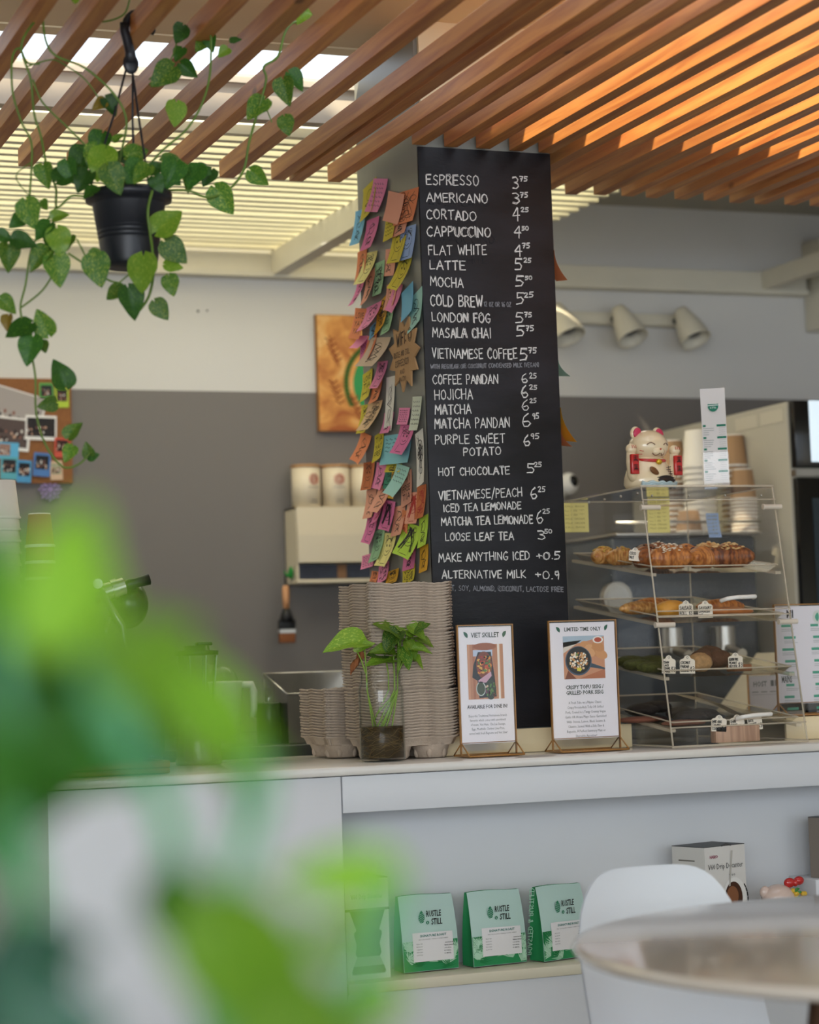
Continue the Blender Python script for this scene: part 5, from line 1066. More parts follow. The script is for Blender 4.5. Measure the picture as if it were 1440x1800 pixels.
# towel dispenser and canisters
td = thing('towel_dispenser', 'cream metal paper towel dispenser on the grey wall, green hook on its side', 'dispenser', (2.33, YW, 1.42))
DSP = mat('cream_enamel_dispenser', 'd9cdb4', .3)
dxa, dxb, dya = 2.118-2.33+.012, .24, -.115
b = MB(); b.box((dxa, dya, .0), (dxb, -.001, .012), bev=.002); b.box((dxa, dya, .012), (dxa+.006, -.001, .238)); b.box((dxb-.006, dya, .012), (dxb, -.001, .238)); b.box((dxa, -.006, .012), (dxb, -.001, .238)); b.box((dxa, dya, .232), (dxb, -.001, .238)); b.build('case', DSP, td)
b = MB(); b.prism([(dxa+.002, dya-.001, .062), (dxa+.002, dya-.001, .236), (dxa+.002, dya-.012, .150), (dxa+.002, dya-.012, .064)], (dxb-dxa-.004, 0, 0)); b.build('front_cover', DSP, td)
b = MB(); b.ball((.105, dya-.013, .078), (.024, .002, .006), 16, 8); b.build('blue_badge', mat('blue_badge', '2a62b8', .4), td)
b = MB(); b.box((dxa+.008, dya+.01, .014), (dxb-.008, -.01, .058)); b.build('towel_pack', mat('blue_black_sleeve', '2c3242', .4, var=.3, vscale=20), td); b = MB(); b.box((-.065, dya+.008, .014), (-.035, dya+.012, .058)); b.build('brown_band', mat('brown_band', '8a6648', .7), td)
CAN = mat('cream_tin', 'e0d2b8', .35); BAM = mat('bamboo_lid', 'b98a5a', .5)
for k, (px, nm) in enumerate(((539, 'left canister with a bamboo lid on the towel dispenser'), (591, 'middle canister with a bamboo lid on the towel dispenser'), (640, 'right canister on the towel dispenser, cut by the pillar'))):
    p = atY(px, 893, YW-.062); r_ = .0445 if k else .0455; t = thing('canister', nm, 'canister', (p.x, YW-.062, 1.6585), 0, 'bamboo lidded canisters on the towel dispenser')
    b = MB(); b.lathe([(0, 0), (r_, 0), (r_, .126), (0, .126)], n=36); b.build('tin', CAN, t); b = MB(); b.lathe([(0, .1265), (r_*1.03, .1265), (r_*1.03, .135), (0, .135)], n=36); b.build('lid', BAM, t)
    b = MB(); b.n = Vector((0, -1, 0)); a0 = (.55, .22, .35)[k]
    def cyp(a, z): return Vector((sin(a)*(r_+.0004), -cos(a)*(r_+.0004), z))
    for rr_ in (.0165, .0125, .0085, .0045):
        pts = [cyp(a0-.25+cos(t_)*rr_/r_, .088+sin(t_)*rr_) for t_ in [2*pi*q/20 for q in range(21)]]; b.tube(pts, .0011, 4)
    b.build('red_emblem', mat('red_print', 'c0503e', .5), t)
    b = MB()
    for j, (z, l) in enumerate(((.062, .9), (.022, .5), (.014, .6))): b.tube([cyp(a0-.25-l/2+l*q/10, z+.0012*(q % 2)) for q in range(11)], .001, 4)
    b.build('small_lettering', mat('grey_print', '6a625a', .6), t)
gh = thing('green_hook', 'green plastic leaf hook on the side of the towel dispenser', 'hook', (dxa+2.33-.001, YW-.07, 1.455))
b = MB(); b.ball((-.006, 0, .0), (.006, .018, .020), 14, 10); b.ball((-.012, 0, -.008), (.010, .008, .006), 10, 8); b.tube([(-.008, 0, .0), (-.022, 0, -.006), (-.026, 0, .006)], .003, 8); b.build('hook_body', mat('green_plastic', '1f8a34', .35), gh)
bp_ = thing('pastry_brush', 'flat brush with wooden handle and brown bristles hanging from the green hook', 'brush', (gh.location.x-.024, YW-.07, 1.452))
b = MB(); b.tube([(0, 0, .0), (.004, 0, -.045), (-.002, 0, -.045), (-.001, 0, .0)], .0016, 6); b.build('hanging_cord', BK, bp_)
b = MB(); b.tube([(0, 0, -.036), (0, 0, -.05), (0, 0, -.08), (0, 0, -.115)], [.008, .012, .011, .009], 14); b.build('handle', wood_mat('beech_handle', 'b07a50', 'cf9a6c', .5, 'Z', 2, .1, False), bp_)
b = MB(); b.tube([(0, 0, -.108), (0, 0, -.125), (0, 0, -.150)], [.010, .017, .024], 14); b.box((-.026, -.010, -.172), (.026, .010, -.142), bev=.003); b.build('ferrule', BK, bp_)
b = MB(); b.box((-.0262, -.0102, -.184), (.0262, .0102, -.172)); b.build('metal_band', STEEL, bp_); b = MB(); b.box((-.025, -.009, -.214), (.025, .009, -.184), bev=.002); b.build('bristles', mat('brown_bristle', '8a5432', .9, bump=.8, bscale=400, stretch=(1, 1, .05)), bp_)
# two screw holes
for k, x in enumerate((348, 364)):
    p = atY(x, 547-k, YW); b = MB(); b.cyl((p.x, YW-.0012, p.z), (p.x, YW-.0002, p.z), .0042-.001*k, n=12); o = b.build('wall_plug_hole', BK, origin=(p.x, YW, p.z)); tag(o, ['larger left screw hole in the white wall', 'smaller right screw hole in the white wall'][k], 'screw hole')

# cork board with snapshots
CORK = mat('brown_cork', '8f5f3a', .9, bump=.5, bscale=200, var=.12, vscale=150)
cb = thing('cork_board', 'brown cork pin board covered in snapshots at the left edge', 'pin board', (1.2, YW, 1.90))
b = MB(); b.box((-.35, -.016, 1.742-1.90), (1.452-1.2, -.001, 2.062-1.90)); b.build('cork', CORK, cb)
def photo(px, py, w, h, rot, frame, inner, lab, grp='snapshots pinned on the cork board', k=0, inset=(.12, .12, .3)):
    p = atY(px, py, YW-.02); t = thing('snapshot', lab, 'photo', (p.x, YW-.0175-.0016*k, p.z), 0, grp); R = Matrix.Rotation(rot, 3, 'Y')
    b = MB(); b.T = R.to_4x4(); b.box((-w/2, -.0008, -h/2), (w/2, 0, h/2)); b.build('print_paper', mat('snap_'+frame, frame, .4), t)
    b = MB(); b.T = R.to_4x4(); i0, i1, i2 = inset; xa, xb, z0, z1 = -w/2+w*i0, w/2-w*i0, -h/2+h*i2, h/2-h*i1; rn = random.Random(int(px+py))
    b.c = S(inner); b.box((xa, -.0011, z0), (xb, -.0009, z1))
    for q in range(26):
        x = rn.uniform(xa, xb*.95); z = z0+(z1-z0)*rn.uniform(.1, .62); s_ = h*.035; b.c = S(rn.choice(['c9a08a', 'a87868', '2c2426', 'e6e0dc', '4a3a3c', '8a5a4c', '1c1a1e'])); b.poly([Vector((max(xa, min(xb, x+cos(a)*s_)), -.0012-.00002*q, max(z0, z+sin(a)*s_*1.5))) for a in [2*pi*j/7 for j in range(7)]])
    b.build('picture', PRN, t)
photo(28, 722, .17, .125, .28, 'e6e2e2', 'a8a09e', 'large group photo slanting across the cork board', k=0, inset=(.03, .03, .03))
photo(18, 762, .12, .10, .10, 'efeceb', '5a4c4a', 'white bordered group photo below the slanted one', k=1, inset=(.06, .06, .1))
photo(72, 752, .095, .075, .03, 'efeceb', '2a2628', 'black and white group photo with white border mid board', k=2, inset=(.05, .1, .14))
photo(82, 690, .045, .060, 0, '5aa24a', '2c3230', 'green framed instant photo at the top of the cork board', k=0)
photo(109, 698, .042, .064, .0, 'b0c83a', '3a2c2a', 'yellow green framed instant photo at the right corner', k=1)
photo(109, 787, .048, .060, .05, 'c8503c', '3a2220', 'red framed instant photo at the right side', k=3)
photo(8, 792, .085, .05, .05, '5ab0dc', '9a7a70', 'light blue strip photo at the lower left', k=2, inset=(.3, .1, .2))
photo(16, 823, .052, .068, .05, '58a8b8', '28282c', 'teal framed instant photo at the left end of the bottom row', k=3)
photo(42, 829, .044, .068, .06, '4a96c8', '1c1c22', 'blue framed instant photo with a white shape, second in the bottom row', k=4)
photo(73, 817, .052, .072, .08, '4a78b8', '202024', 'dark blue framed instant photo, third in the bottom row', k=5)
photo(99, 827, .038, .058, -.03, 'd8b89a', 'a8a88c', 'peach framed photo at the right end of the bottom row', k=2)
# snowflake
sf = atY(88, 861, YW-.01); fl = thing('snowflake_ornament', 'lilac felt snowflake ornament hanging under the cork board', 'ornament', (sf.x, YW-.012, sf.z))
b = MB()
for k in range(8):
    a = k*pi/4; d = Vector((cos(a), 0, sin(a))); n = Vector((-sin(a), 0, cos(a))); b.tube([Vector((0, 0, 0)), d*.031], .0022, 6); b.ball(d*.033, .0038, 8, 6)
    for s_ in (-1, 1): b.tube([d*.017, d*.026+n*s_*.008], .0018, 6); b.ball(d*.027+n*s_*.009, .003, 8, 6)
b.ball((0, 0, 0), .006, 10, 8); b.tube([(cos(t)*.016, 0, sin(t)*.016) for t in [2*pi*k/16 for k in range(17)]], .0014, 5); b.build('flake', mat('lilac_felt', 'a892c4', .8), fl)

# ------------------------------------------------------------------ back bench things
ZK = .9665; YK = 5.45
def bx(x, Y=YK): return atY(x, 1300, Y).x
jg = thing('measuring_jug', 'white plastic jug with a clear film cover and a big handle', 'jug', (bx(398), YK, ZK))
b = MB(); b.lathe([(0, 0), (.033, 0), (.034, .005), (.043, .155), (.045, .160), (.043, .162), (.040, .158), (.032, .008), (0, .008)], n=28); b.build('body', mat('milky_plastic', 'cfccc6', .35), jg)
b = MB(); b.tube([(.040, -.01, .152), (.066, -.014, .152), (.071, -.014, .135), (.070, -.014, .09), (.066, -.014, .068)], [.009, .010, .010, .009, .008], 10); b.build('handle', MATS['milky_plastic'], jg)
b = MB(); b.ball((-.005, 0, .158), (.038, .036, .045), 20, 10); b.build('film_cover', GLS, jg)
gc = thing('grinder_cup', 'black cylindrical grinder cup with a clear hopper beside the steel bin', 'grinder', (bx(474), YK, ZK))
b = MB(); b.lathe([(0, 0), (.034, 0), (.033, .10), (.030, .104), (0, .104)], n=28); b.build('body', BK, gc); b = MB(); b.tube([(.03, -.01, .085), (.05, -.01, .08), (.05, -.01, .03), (.034, -.01, .02)], .005, 8); b.build('handle', BK, gc); b = MB(); b.lathe([(.014, .104), (.016, .165), (.014, .166)], n=20); b.build('hopper', GLS, gc)
gn = thing('steel_bin', 'open rectangular stainless steel bin against the wall behind the pulp trays', 'container', (bx(565), YK+.02, ZK))
b = MB(); fz = .175; W_, D_ = .115, .10
o1 = [(-W_, -D_), (W_, -D_), (W_, D_), (-W_, D_)]; i1 = [(-W_+.003, -D_+.003), (W_-.003, -D_+.003), (W_-.003, D_-.003), (-W_+.003, D_-.003)]
hh = [.125, .125, .178, .178]
vs = [(x, y, 0) for x, y in o1]+[(x, y, h) for (x, y), h in zip(o1, hh)]+[(x, y, h) for (x, y), h in zip(i1, hh)]+[(x, y, .003) for x, y in i1]
fs = [(3, 2, 1, 0), (12, 13, 14, 15)]+[(k, (k+1) % 4, 4+(k+1) % 4, 4+k) for k in range(4)]+[(4+k, 4+(k+1) % 4, 8+(k+1) % 4, 8+k) for k in range(4)]+[(8+k, 8+(k+1) % 4, 12+(k+1) % 4, 12+k) for k in range(4)]
b.add(vs, fs, False); b.build('shell', STEEL, gn); b = MB(); b.tube([(x, y, h) for (x, y), h in zip(o1+o1[:1], hh+hh[:1])], .0028, 6); b.build('rolled_rim', STEEL, gn)

# blender on the worktop
bl = thing('blender', 'clear tapering blender jug with a black lid at the left of the worktop', 'blender', (atY(352, 1345, 4.75).x, 4.76, .9512))
b = MB(); b.lathe([(0, 0), (.050, 0), (.052, .01), (.046, .09), (.040, .10), (0, .10)], n=28); b.build('base', mat('smoked_base', '9aa08a', .15, trans=.6), bl)
b = MB(); b.lathe([(.034, .10), (.036, .12), (.046, .235), (.048, .24), (.045, .24), (.034, .122), (.0, .112)], n=8); b.build('jug', GLS, bl); b = MB(); b.lathe([(0, .2405), (.049, .2405), (.049, .250), (.030, .252), (.028, .262), (.0, .262)], n=24); b.box((.0, -.012, .262), (.035, .012, .270), bev=.003); b.build('lid', BK, bl)
b = MB(); [b.tube([(cos(a)*.036, sin(a)*.036, .12), (cos(a)*.0475, sin(a)*.0475, .24)], .0018, 6) for a in [2*pi*k/8+.2 for k in range(8)]]; b.build('ribs', mat('glass_rib', 'c8d0cc', .1, trans=.5), bl)

# left hand coffee station on the worktop
cm = thing('coffee_station', 'steel framed coffee machine with rails and an angled portafilter at the left', 'coffee machine', (.95, 4.80, .9512))
def cl(x, y, Y=4.70): p = atY(x, y, Y); return Vector(p)-cm.location
b = MB(); b.box((cl(-150, 1200).x, -.02, .0), (cl(150, 1200).x, .13, .33), bev=.02); b.build('body', mat('dark_green_grey', '343c36', .4, metal=.3), cm)
b = MB()
for y in (1050, 1143): b.tube([cl(-160, y+20), cl(175, y-10)], .0075, 10)
b.build('rail', mat('steel_rail', '9a9c92', .3, metal=.8), cm)
b = MB(); b.tube([cl(172, 1030), cl(215, 1100), cl(222, 1145), cl(195, 1205)], .008, 10); b.tube([cl(135, 1050), cl(182, 1170)], .009, 8); b.build('strut', MATS['steel_rail'], cm)
b = MB(); b.cyl(cl(172, 1026, 4.69), cl(172, 1026, 4.672), .011, n=20); b.build('bolt', MATS['steel_rail'], cm)
b = MB(); b.cyl(cl(168, 1046, 4.72), cl(218, 1030, 4.72), .019, n=20); b.cyl(cl(196, 1037, 4.72), cl(206, 1034, 4.72), .023, n=6); o = b.build('portafilter', STEEL, cm)
b = MB(); b.tube([cl(216, 1031, 4.72), cl(226, 1028, 4.72), cl(240, 1024, 4.72), cl(262, 1018, 4.72)], [.006, .013, .011, .013], 14); b.build('knob', BK, o)
b = MB(); b.ball(cl(225, 1062, 4.78), (.045, .05, .055), 20, 12); b.build('drum', mat('black_enamel', '1a1c1c', .25), cm)
b = MB(); b.tube([cl(192, 1085), cl(186, 1110), cl(200, 1150)], .005, 8); b.build('steam_wand', STEEL, cm)
b = MB(); b.box((cl(-160, 1200).x, -.03, .331), (cl(168, 1200).x, .13, .345), bev=.003); b.build('top_shelf', MATS['steel_rail'], cm)
ZS = .9512+.3455
def cstack(px, py0, Y, dia, kraft, n, lab):
    cup_stack(px, py0, 1050, Y, dia, kraft, n, lab, zb=ZS)
cstack(8, 845, 4.86, .075, False, 9, 'stack of upturned white paper cups at the left edge')
cstack(72, 903, 4.86, .066, True, 5, 'stack of kraft paper cups beside the white cups at the left')
wt_ = thing('wooden_tray', 'reddish wooden serving tray at the left end of the worktop', 'tray', (atY(180, 1360, 4.45).x, 4.47, .9512)); 
b = MB(); b.box((-.125, -.09, .0), (.125, .12, .012), bev=.004); b.box((-.125, -.09, .012), (.125, -.082, .026), bev=.002); b.box((-.125, .112, .012), (.125, .12, .026), bev=.002); b.box((-.125, -.082, .012), (-.117, .112, .026)); b.box((.117, -.082, .012), (.125, .112, .026)); b.build('board', wood_mat('red_brown_wood', '6a3418', 'a05a30', .35, 'X', 1.5, .1, False), wt_)
for k, (x, r_, h_, lab, m_) in enumerate(((96, .030, .075, 'white enamel milk pitcher on the wooden tray', MATS['milky_plastic']), (150, .034, .080, 'polished steel milk pitcher on the wooden tray', STEEL))):
    p = atY(x, 1345, 4.48); t = thing('milk_pitcher', lab, 'pitcher', (p.x, 4.50, .9635+.0), 0, None); b = MB(); b.lathe([(0, 0), (r_, 0), (r_*1.02, h_*.4), (r_*.85, h_*.8), (r_*.9, h_), (r_*.87, h_), (r_*.8, h_*.8), (r_*.95, .004), (0, .004)], n=28); b.build('jug', m_, t)
    b = MB(); b.tube([(r_*.8, -.01, h_*.88), (r_*1.6, -.015, h_*.85), (r_*1.65, -.015, h_*.35), (r_, -.01, h_*.2)], .0045, 8); b.build('handle', m_, t)
for k in range(5):
    p = atY(268, 1352, 4.62); t = thing('stacked_glass', ['bottom tumbler of the clear stacked glasses', 'second tumbler up in the stack of glasses', 'middle tumbler in the stack of glasses', 'second tumbler from the top of the stacked glasses', 'top tumbler of the clear stacked glasses'][k], 'glass', (p.x, 4.62, .9515+k*.0135), 0, 'clear tumblers stacked beside the wooden tray'); b = MB(); b.lathe([(0, 0), (.022, 0), (.028, .05), (.0265, .05), (.0205, .003), (0, .003)], n=20); b.build('tumbler', GLS, t)
p = atY(39, 1190, 4.6); t = thing('paper_cup', 'single white paper cup upturned under the lower rail at the left', 'cup', (p.x, 4.58, .9512)); b = MB(); b.lathe([(.038, 0), (.040, .003), (.037, .006), (.030, .10), (.029, .10), (0, .098)], n=24); b.build('cup', CUPW, t); t.location.z = .9512

# ------------------------------------------------------------------ hanging pothos
YH = 3.88
hc = atY(226, 345, YH); hb = thing('hanging_pothos', 'pothos with trailing variegated leaves in a black hanging pot hooked on the slats', 'plant', (hc.x, YH, hc.z))
def hl(x, y, dy=0): return Vector(atY(x, y, YH+dy))-hb.location
PR = .079; PB = mat('black_pot_plastic', '1b1d24', .38, bump=.04, bscale=60)
b = MB(); prof = [(0, -.132), (.048, -.132), (.050, -.128)]
for k in range(12): z = -.122+k*.0085; r = .050+.017*((z+.128)/.118); prof += [(r, z), (r+.0006, z+.004), (r, z+.0075)] if k > 3 else [(r, z)]
prof += [(.0705, -.012), (.079, -.010), (.080, .004), (.077, .006), (.073, .002), (.068, -.01), (.05, -.12), (0, -.12)]
b.lathe(prof, n=48); b.build('pot', PB, hb)
b = MB(); b.lathe([(0, -.012), (.068, -.012)], n=24); b.build('soil', mat('dark_soil', '2c2018', .95, bump=.8, bscale=150), hb)
hk = Vector((.99, YH, 2.33))-hb.location; top = Vector((.995, YH, 2.386))-hb.location
b = MB(); joint = hl(230, 112)
hp_ = [joint, hl(229, 92), hl(224, 72), hl(219, 55), hl(218, 42)]; hp_ += [Vector((.997+cos(t)*.026, YH, 2.345+.030*max(0, sin(t))+(.0 if sin(t) > 0 else .02*sin(t))))-hb.location for t in [pi*1.0-pi*1.15*k/10 for k in range(11)]]
b.tube(hp_, [.012, .0095, .009, .0085, .008]+[.0075]*8+[.006, .005, .004], 12); b.ball(joint, (.015, .006, .020), 14, 10); b.build('hook', PB, hb)
b = MB()
for (x, y, z) in ((-PR+.002, -.01, .0), (.020, -.074, .0), (.030, .070, .0)):
    b.tube([joint+Vector((x*.12, 0, -.012)), joint.lerp(Vector((x, y, z)), .4), joint.lerp(Vector((x, y, z)), .75), Vector((x, y, z))], .0022, 7)
b.build('hanger_strand', PB, hb)
def vine(pts, dys=None, r=.0022, m=STEM, par=None, jit=0, H=hl, name='stem'):
    P_ = [H(x, y, (dys[i] if dys else 0)) for i, (x, y) in enumerate(pts)]; out = []
    n = len(P_)
    for i in range(n-1):
        a = P_[max(i-1, 0)]; p1 = P_[i]; p2 = P_[i+1]; d = P_[min(i+2, n-1)]
        for q in range(5):
            t = q/5; out.append(.5*((2*p1)+(p2-a)*t+(2*a-5*p1+4*p2-d)*t*t+(3*p1-a-3*p2+d)*t**3))
    out.append(P_[-1]); b = MB(); b.tube(out, r, 7); return b.build(name, m, par or hb)
vine([(175, 340), (150, 345), (125, 345), (100, 365), (98, 330), (82, 290), (72, 240), (60, 200), (54, 140), (38, 90), (45, 60), (75, 22), (95, 8)], [-.02, -.04, -.04, -.03, 0, .0, -.02, -.03, -.05, -.05, -.05, -.03, 0])
vine([(52, 345), (55, 300), (55, 250), (38, 215), (22, 160), (22, 100), (35, 85), (48, 110), (70, 112)], None, .002)
vine([(52, 345), (28, 310), (55, 285)], None, .0012)
vine([(200, 330), (215, 260), (222, 210), (200, 165), (150, 120), (98, 98), (80, 70), (75, 25)], [-.02, -.03, -.05, -.05, -.05, -.05, -.04, -.03])
vine([(155, 260), (120, 225), (75, 180), (58, 140)], None, .0018)
vine([(175, 175), (150, 140), (115, 115), (90, 105), (45, 118)], None, .0014)
vine([(138, 20), (165, 36), (190, 37), (218, 25), (228, 0)], None, .0018)
vine([(98, 365), (75, 400), (55, 440), (45, 500), (36, 545), (50, 600), (62, 660), (63, 720), (75, 770), (95, 805), (115, 822), (140, 815), (158, 797)], [-.03]*13, .002)
vine([(100, 470), (75, 510), (38, 540)], [-.03]*3, .0018)
vine([(120, 445), (150, 465), (190, 492), (215, 500), (228, 520)], [-.05]*5, .002)
vine([(135, 420), (150, 450), (155, 468)], [-.05]*3, .0016)
vine([(268, 335), (260, 370), (264, 410), (268, 440), (270, 480), (262, 520), (246, 545)], [-.085, -.09, -.085, -.07, -.06, -.05, -.05], .0026)
vine([(240, 470), (218, 490), (205, 500)], [-.06]*3, .0014)
vine([(285, 335), (330, 335), (365, 347), (400, 335), (428, 300), (438, 250), (455, 190), (468, 140), (464, 117), (488, 100), (500, 60), (512, 42), (525, 38)], [-.02, -.05, -.05, -.03, -.02, -.03, -.03, -.04, -.04, -.04, -.03, -.02, 0], .0024)
vine([(255, 300), (285, 265), (330, 225), (358, 175), (370, 120), (370, 40), (366, 20)], [-.02, -.03, -.04, -.05, -.05, -.04, -.03], .0022)
vine([(470, 195), (478, 215)], None, .0012); vine([(330, 45), (315, 60), (300, 105), (262, 140)], None, .0014)
vine([(262, 148), (300, 130), (330, 115)], None, .0016)
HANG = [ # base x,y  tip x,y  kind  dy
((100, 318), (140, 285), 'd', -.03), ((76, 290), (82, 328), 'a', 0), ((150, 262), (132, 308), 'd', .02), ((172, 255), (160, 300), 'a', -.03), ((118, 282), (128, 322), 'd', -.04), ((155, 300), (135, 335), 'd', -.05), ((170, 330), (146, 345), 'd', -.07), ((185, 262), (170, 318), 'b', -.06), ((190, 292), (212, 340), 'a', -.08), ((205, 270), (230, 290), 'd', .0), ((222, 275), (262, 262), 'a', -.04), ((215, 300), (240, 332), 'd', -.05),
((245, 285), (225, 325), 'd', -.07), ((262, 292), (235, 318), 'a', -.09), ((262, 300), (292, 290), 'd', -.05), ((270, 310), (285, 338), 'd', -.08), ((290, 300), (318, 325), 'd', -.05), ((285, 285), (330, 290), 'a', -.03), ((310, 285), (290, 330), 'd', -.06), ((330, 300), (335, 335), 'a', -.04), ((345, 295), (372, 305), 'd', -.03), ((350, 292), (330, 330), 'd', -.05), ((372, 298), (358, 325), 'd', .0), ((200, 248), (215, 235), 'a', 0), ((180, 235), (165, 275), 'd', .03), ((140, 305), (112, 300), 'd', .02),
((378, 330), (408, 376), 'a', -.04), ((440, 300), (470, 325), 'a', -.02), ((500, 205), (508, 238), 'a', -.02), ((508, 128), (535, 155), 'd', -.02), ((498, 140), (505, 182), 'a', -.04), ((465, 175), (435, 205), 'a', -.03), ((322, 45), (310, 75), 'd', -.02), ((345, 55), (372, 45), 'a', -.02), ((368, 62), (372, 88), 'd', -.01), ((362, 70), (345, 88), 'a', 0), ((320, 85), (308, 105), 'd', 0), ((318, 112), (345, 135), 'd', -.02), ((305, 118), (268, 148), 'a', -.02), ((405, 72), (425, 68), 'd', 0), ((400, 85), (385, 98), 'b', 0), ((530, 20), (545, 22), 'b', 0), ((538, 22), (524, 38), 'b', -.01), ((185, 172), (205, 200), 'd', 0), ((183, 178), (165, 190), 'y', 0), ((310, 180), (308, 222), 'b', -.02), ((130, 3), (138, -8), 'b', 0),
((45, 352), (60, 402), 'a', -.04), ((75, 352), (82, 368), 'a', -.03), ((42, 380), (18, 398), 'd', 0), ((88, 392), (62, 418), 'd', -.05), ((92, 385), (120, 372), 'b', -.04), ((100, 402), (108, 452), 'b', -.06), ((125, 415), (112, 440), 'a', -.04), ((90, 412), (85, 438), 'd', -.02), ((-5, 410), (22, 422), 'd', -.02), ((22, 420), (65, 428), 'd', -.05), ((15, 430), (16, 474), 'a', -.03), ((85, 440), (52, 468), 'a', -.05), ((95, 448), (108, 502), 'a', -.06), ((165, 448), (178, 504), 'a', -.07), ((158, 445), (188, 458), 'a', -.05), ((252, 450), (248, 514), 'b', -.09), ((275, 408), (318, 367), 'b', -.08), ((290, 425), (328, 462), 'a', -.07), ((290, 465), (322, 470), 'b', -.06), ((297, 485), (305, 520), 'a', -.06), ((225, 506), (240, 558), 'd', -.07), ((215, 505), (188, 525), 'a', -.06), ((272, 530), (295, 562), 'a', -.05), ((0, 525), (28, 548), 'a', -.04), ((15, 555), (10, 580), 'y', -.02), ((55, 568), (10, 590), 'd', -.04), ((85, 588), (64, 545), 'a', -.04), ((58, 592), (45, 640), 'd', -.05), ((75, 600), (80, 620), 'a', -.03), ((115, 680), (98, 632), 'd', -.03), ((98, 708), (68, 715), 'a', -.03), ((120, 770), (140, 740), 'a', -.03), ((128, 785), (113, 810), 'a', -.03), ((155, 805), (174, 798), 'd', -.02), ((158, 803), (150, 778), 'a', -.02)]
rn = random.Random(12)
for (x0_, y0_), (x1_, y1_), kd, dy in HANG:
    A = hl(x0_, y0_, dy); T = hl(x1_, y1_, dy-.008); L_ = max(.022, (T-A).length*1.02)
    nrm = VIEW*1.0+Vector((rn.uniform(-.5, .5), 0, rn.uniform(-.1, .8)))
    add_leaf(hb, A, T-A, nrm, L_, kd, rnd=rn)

# ------------------------------------------------------------------ foreground pothos on a stand, out of focus
fb = thing('foreground_pothos', 'blurred bright green pothos close to the camera at the lower left', 'plant', (.06, .74, .90))
def fl_(x, y, dy=0): return Vector(atY(x, y, .72+dy))-fb.location
FG = [((90, 1130), (150, 880), 'f', -.03, .7), ((-60, 1330), (140, 1290), 'g', .02, .9), ((-20, 1160), (200, 1300), 'g', .06, .8), ((60, 1290), (320, 1330), 'g', .03, .7), ((-90, 980), (40, 1130), 'g', .05, .9), ((200, 1230), (400, 1180), 'f', .05, .7), ((-60, 1450), (60, 1320), 'g', .05, .8), ((120, 1110), (20, 1000), 'g', .03, .7), ((-60, 1800), (110, 1690), 'h', .04, .9), ((330, 1300), (500, 1330), 'f', .02, .5), ((-80, 1130), (130, 1180), 'g', .08, 1.0), ((30, 1240), (280, 1240), 'g', .08, .9), ((-40, 1400), (160, 1370), 'g', .08, .8), ((150, 1120), (105, 900), 'f', .02, .75), ((-70, 1080), (5, 900), 'g', -.02, .8), ((190, 1190), (350, 1090), 'f', .0, .8), ((-80, 1190), (120, 1210), 'g', .04, .8), ((100, 1200), (300, 1300), 'g', .05, .7), ((280, 1190), (490, 1345), 'f', .03, .55), ((-60, 1300), (70, 1430), 'g', .0, .8), ((690, 1545), (490, 1540), 'f', .04, .6), ((540, 1655), (720, 1650), 'f', .05, .35), ((690, 1750), (530, 1790), 'f', .05, .7), ((350, 1600), (560, 1820), 'f', .0, .7), ((300, 1540), (350, 1700), 'g', .01, .8), ((430, 1330), (425, 1470), 'g', .06, .35), ((-20, 1700), (180, 1650), 'h', .0, .7), ((160, 1850), (-40, 1740), 'h', -.02, .8), ((10, 1600), (70, 1700), 'f', .05, .5), ((690, 1760), (560, 1760), 'g', .1, .6), ((220, 1370), (120, 1330), 'g', .06, .5), ((430, 1790), (660, 1840), 'f', .0, .8), ((-60, 1420), (30, 1560), 'g', .08, .4)]
LM['f'] = [leaf_mesh('leaf', leaf_mat('bright_pothos_leaf', '74a82c', 'a0c23c', .4, .45), .25, .3)]; LM['g'] = [leaf_mesh('leaf', leaf_mat('mid_pothos_leaf', '33701f', '568a2a', .4, .4), .25, .3)]; LM['h'] = [leaf_mesh('leaf', leaf_mat('deep_sheen_pothos_leaf', '174436', '2c5c34', .35, .25), .25, .3)]  # bluish deep green carries the teal sky sheen in its colour
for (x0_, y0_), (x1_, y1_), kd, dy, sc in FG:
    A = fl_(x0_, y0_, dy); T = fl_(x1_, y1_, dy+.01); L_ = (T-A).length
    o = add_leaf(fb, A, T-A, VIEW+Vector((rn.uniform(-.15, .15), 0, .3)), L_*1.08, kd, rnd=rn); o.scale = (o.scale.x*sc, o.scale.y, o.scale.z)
FST = mat('sheen_tinted_stem', '4a8a5c', .35)  # teal tint paints sky sheen onto the stems
for pts in ([(250, 1330), (290, 1420), (320, 1540), (345, 1620), (380, 1900), (330, 2100)], [(440, 1330), (455, 1400), (430, 1480), (400, 1600), (380, 1900)], [(150, 1110), (160, 1200), (230, 1330)], [(690, 1560), (640, 1700), (520, 1900), (400, 2050)], [(0, 1100), (20, 1300), (60, 1600), (200, 2000)], [(190, 1190), (240, 1330)]):
    vine(pts, [.03]*len(pts), .0050, FST, fb, H=fl_)
POTG = mat('grey_ceramic_pot', '8a8a86', .5)
b = MB(); b.lathe([(0, -.13), (.055, -.13), (.075, -.005), (.079, .0), (.074, .003), (.070, -.006), (0, -.012)], n=32); b.build('pot', POTG, fb)
st = thing('plant_stand', 'slim wooden stand below the blurred foreground plant', 'stand', (.06, .74, 0)); b = MB(); b.lathe([(0, .74), (.11, .74), (.11, .769), (0, .769)], n=28); b.build('top', MATS['red_brown_wood'], st)
for k in range(3): b = MB(); a = 2*pi*k/3; b.tube([(cos(a)*.08, sin(a)*.08, .74), (cos(a)*.14, sin(a)*.14, 0)], .012, 8); b.build('leg', MATS['red_brown_wood'], st)

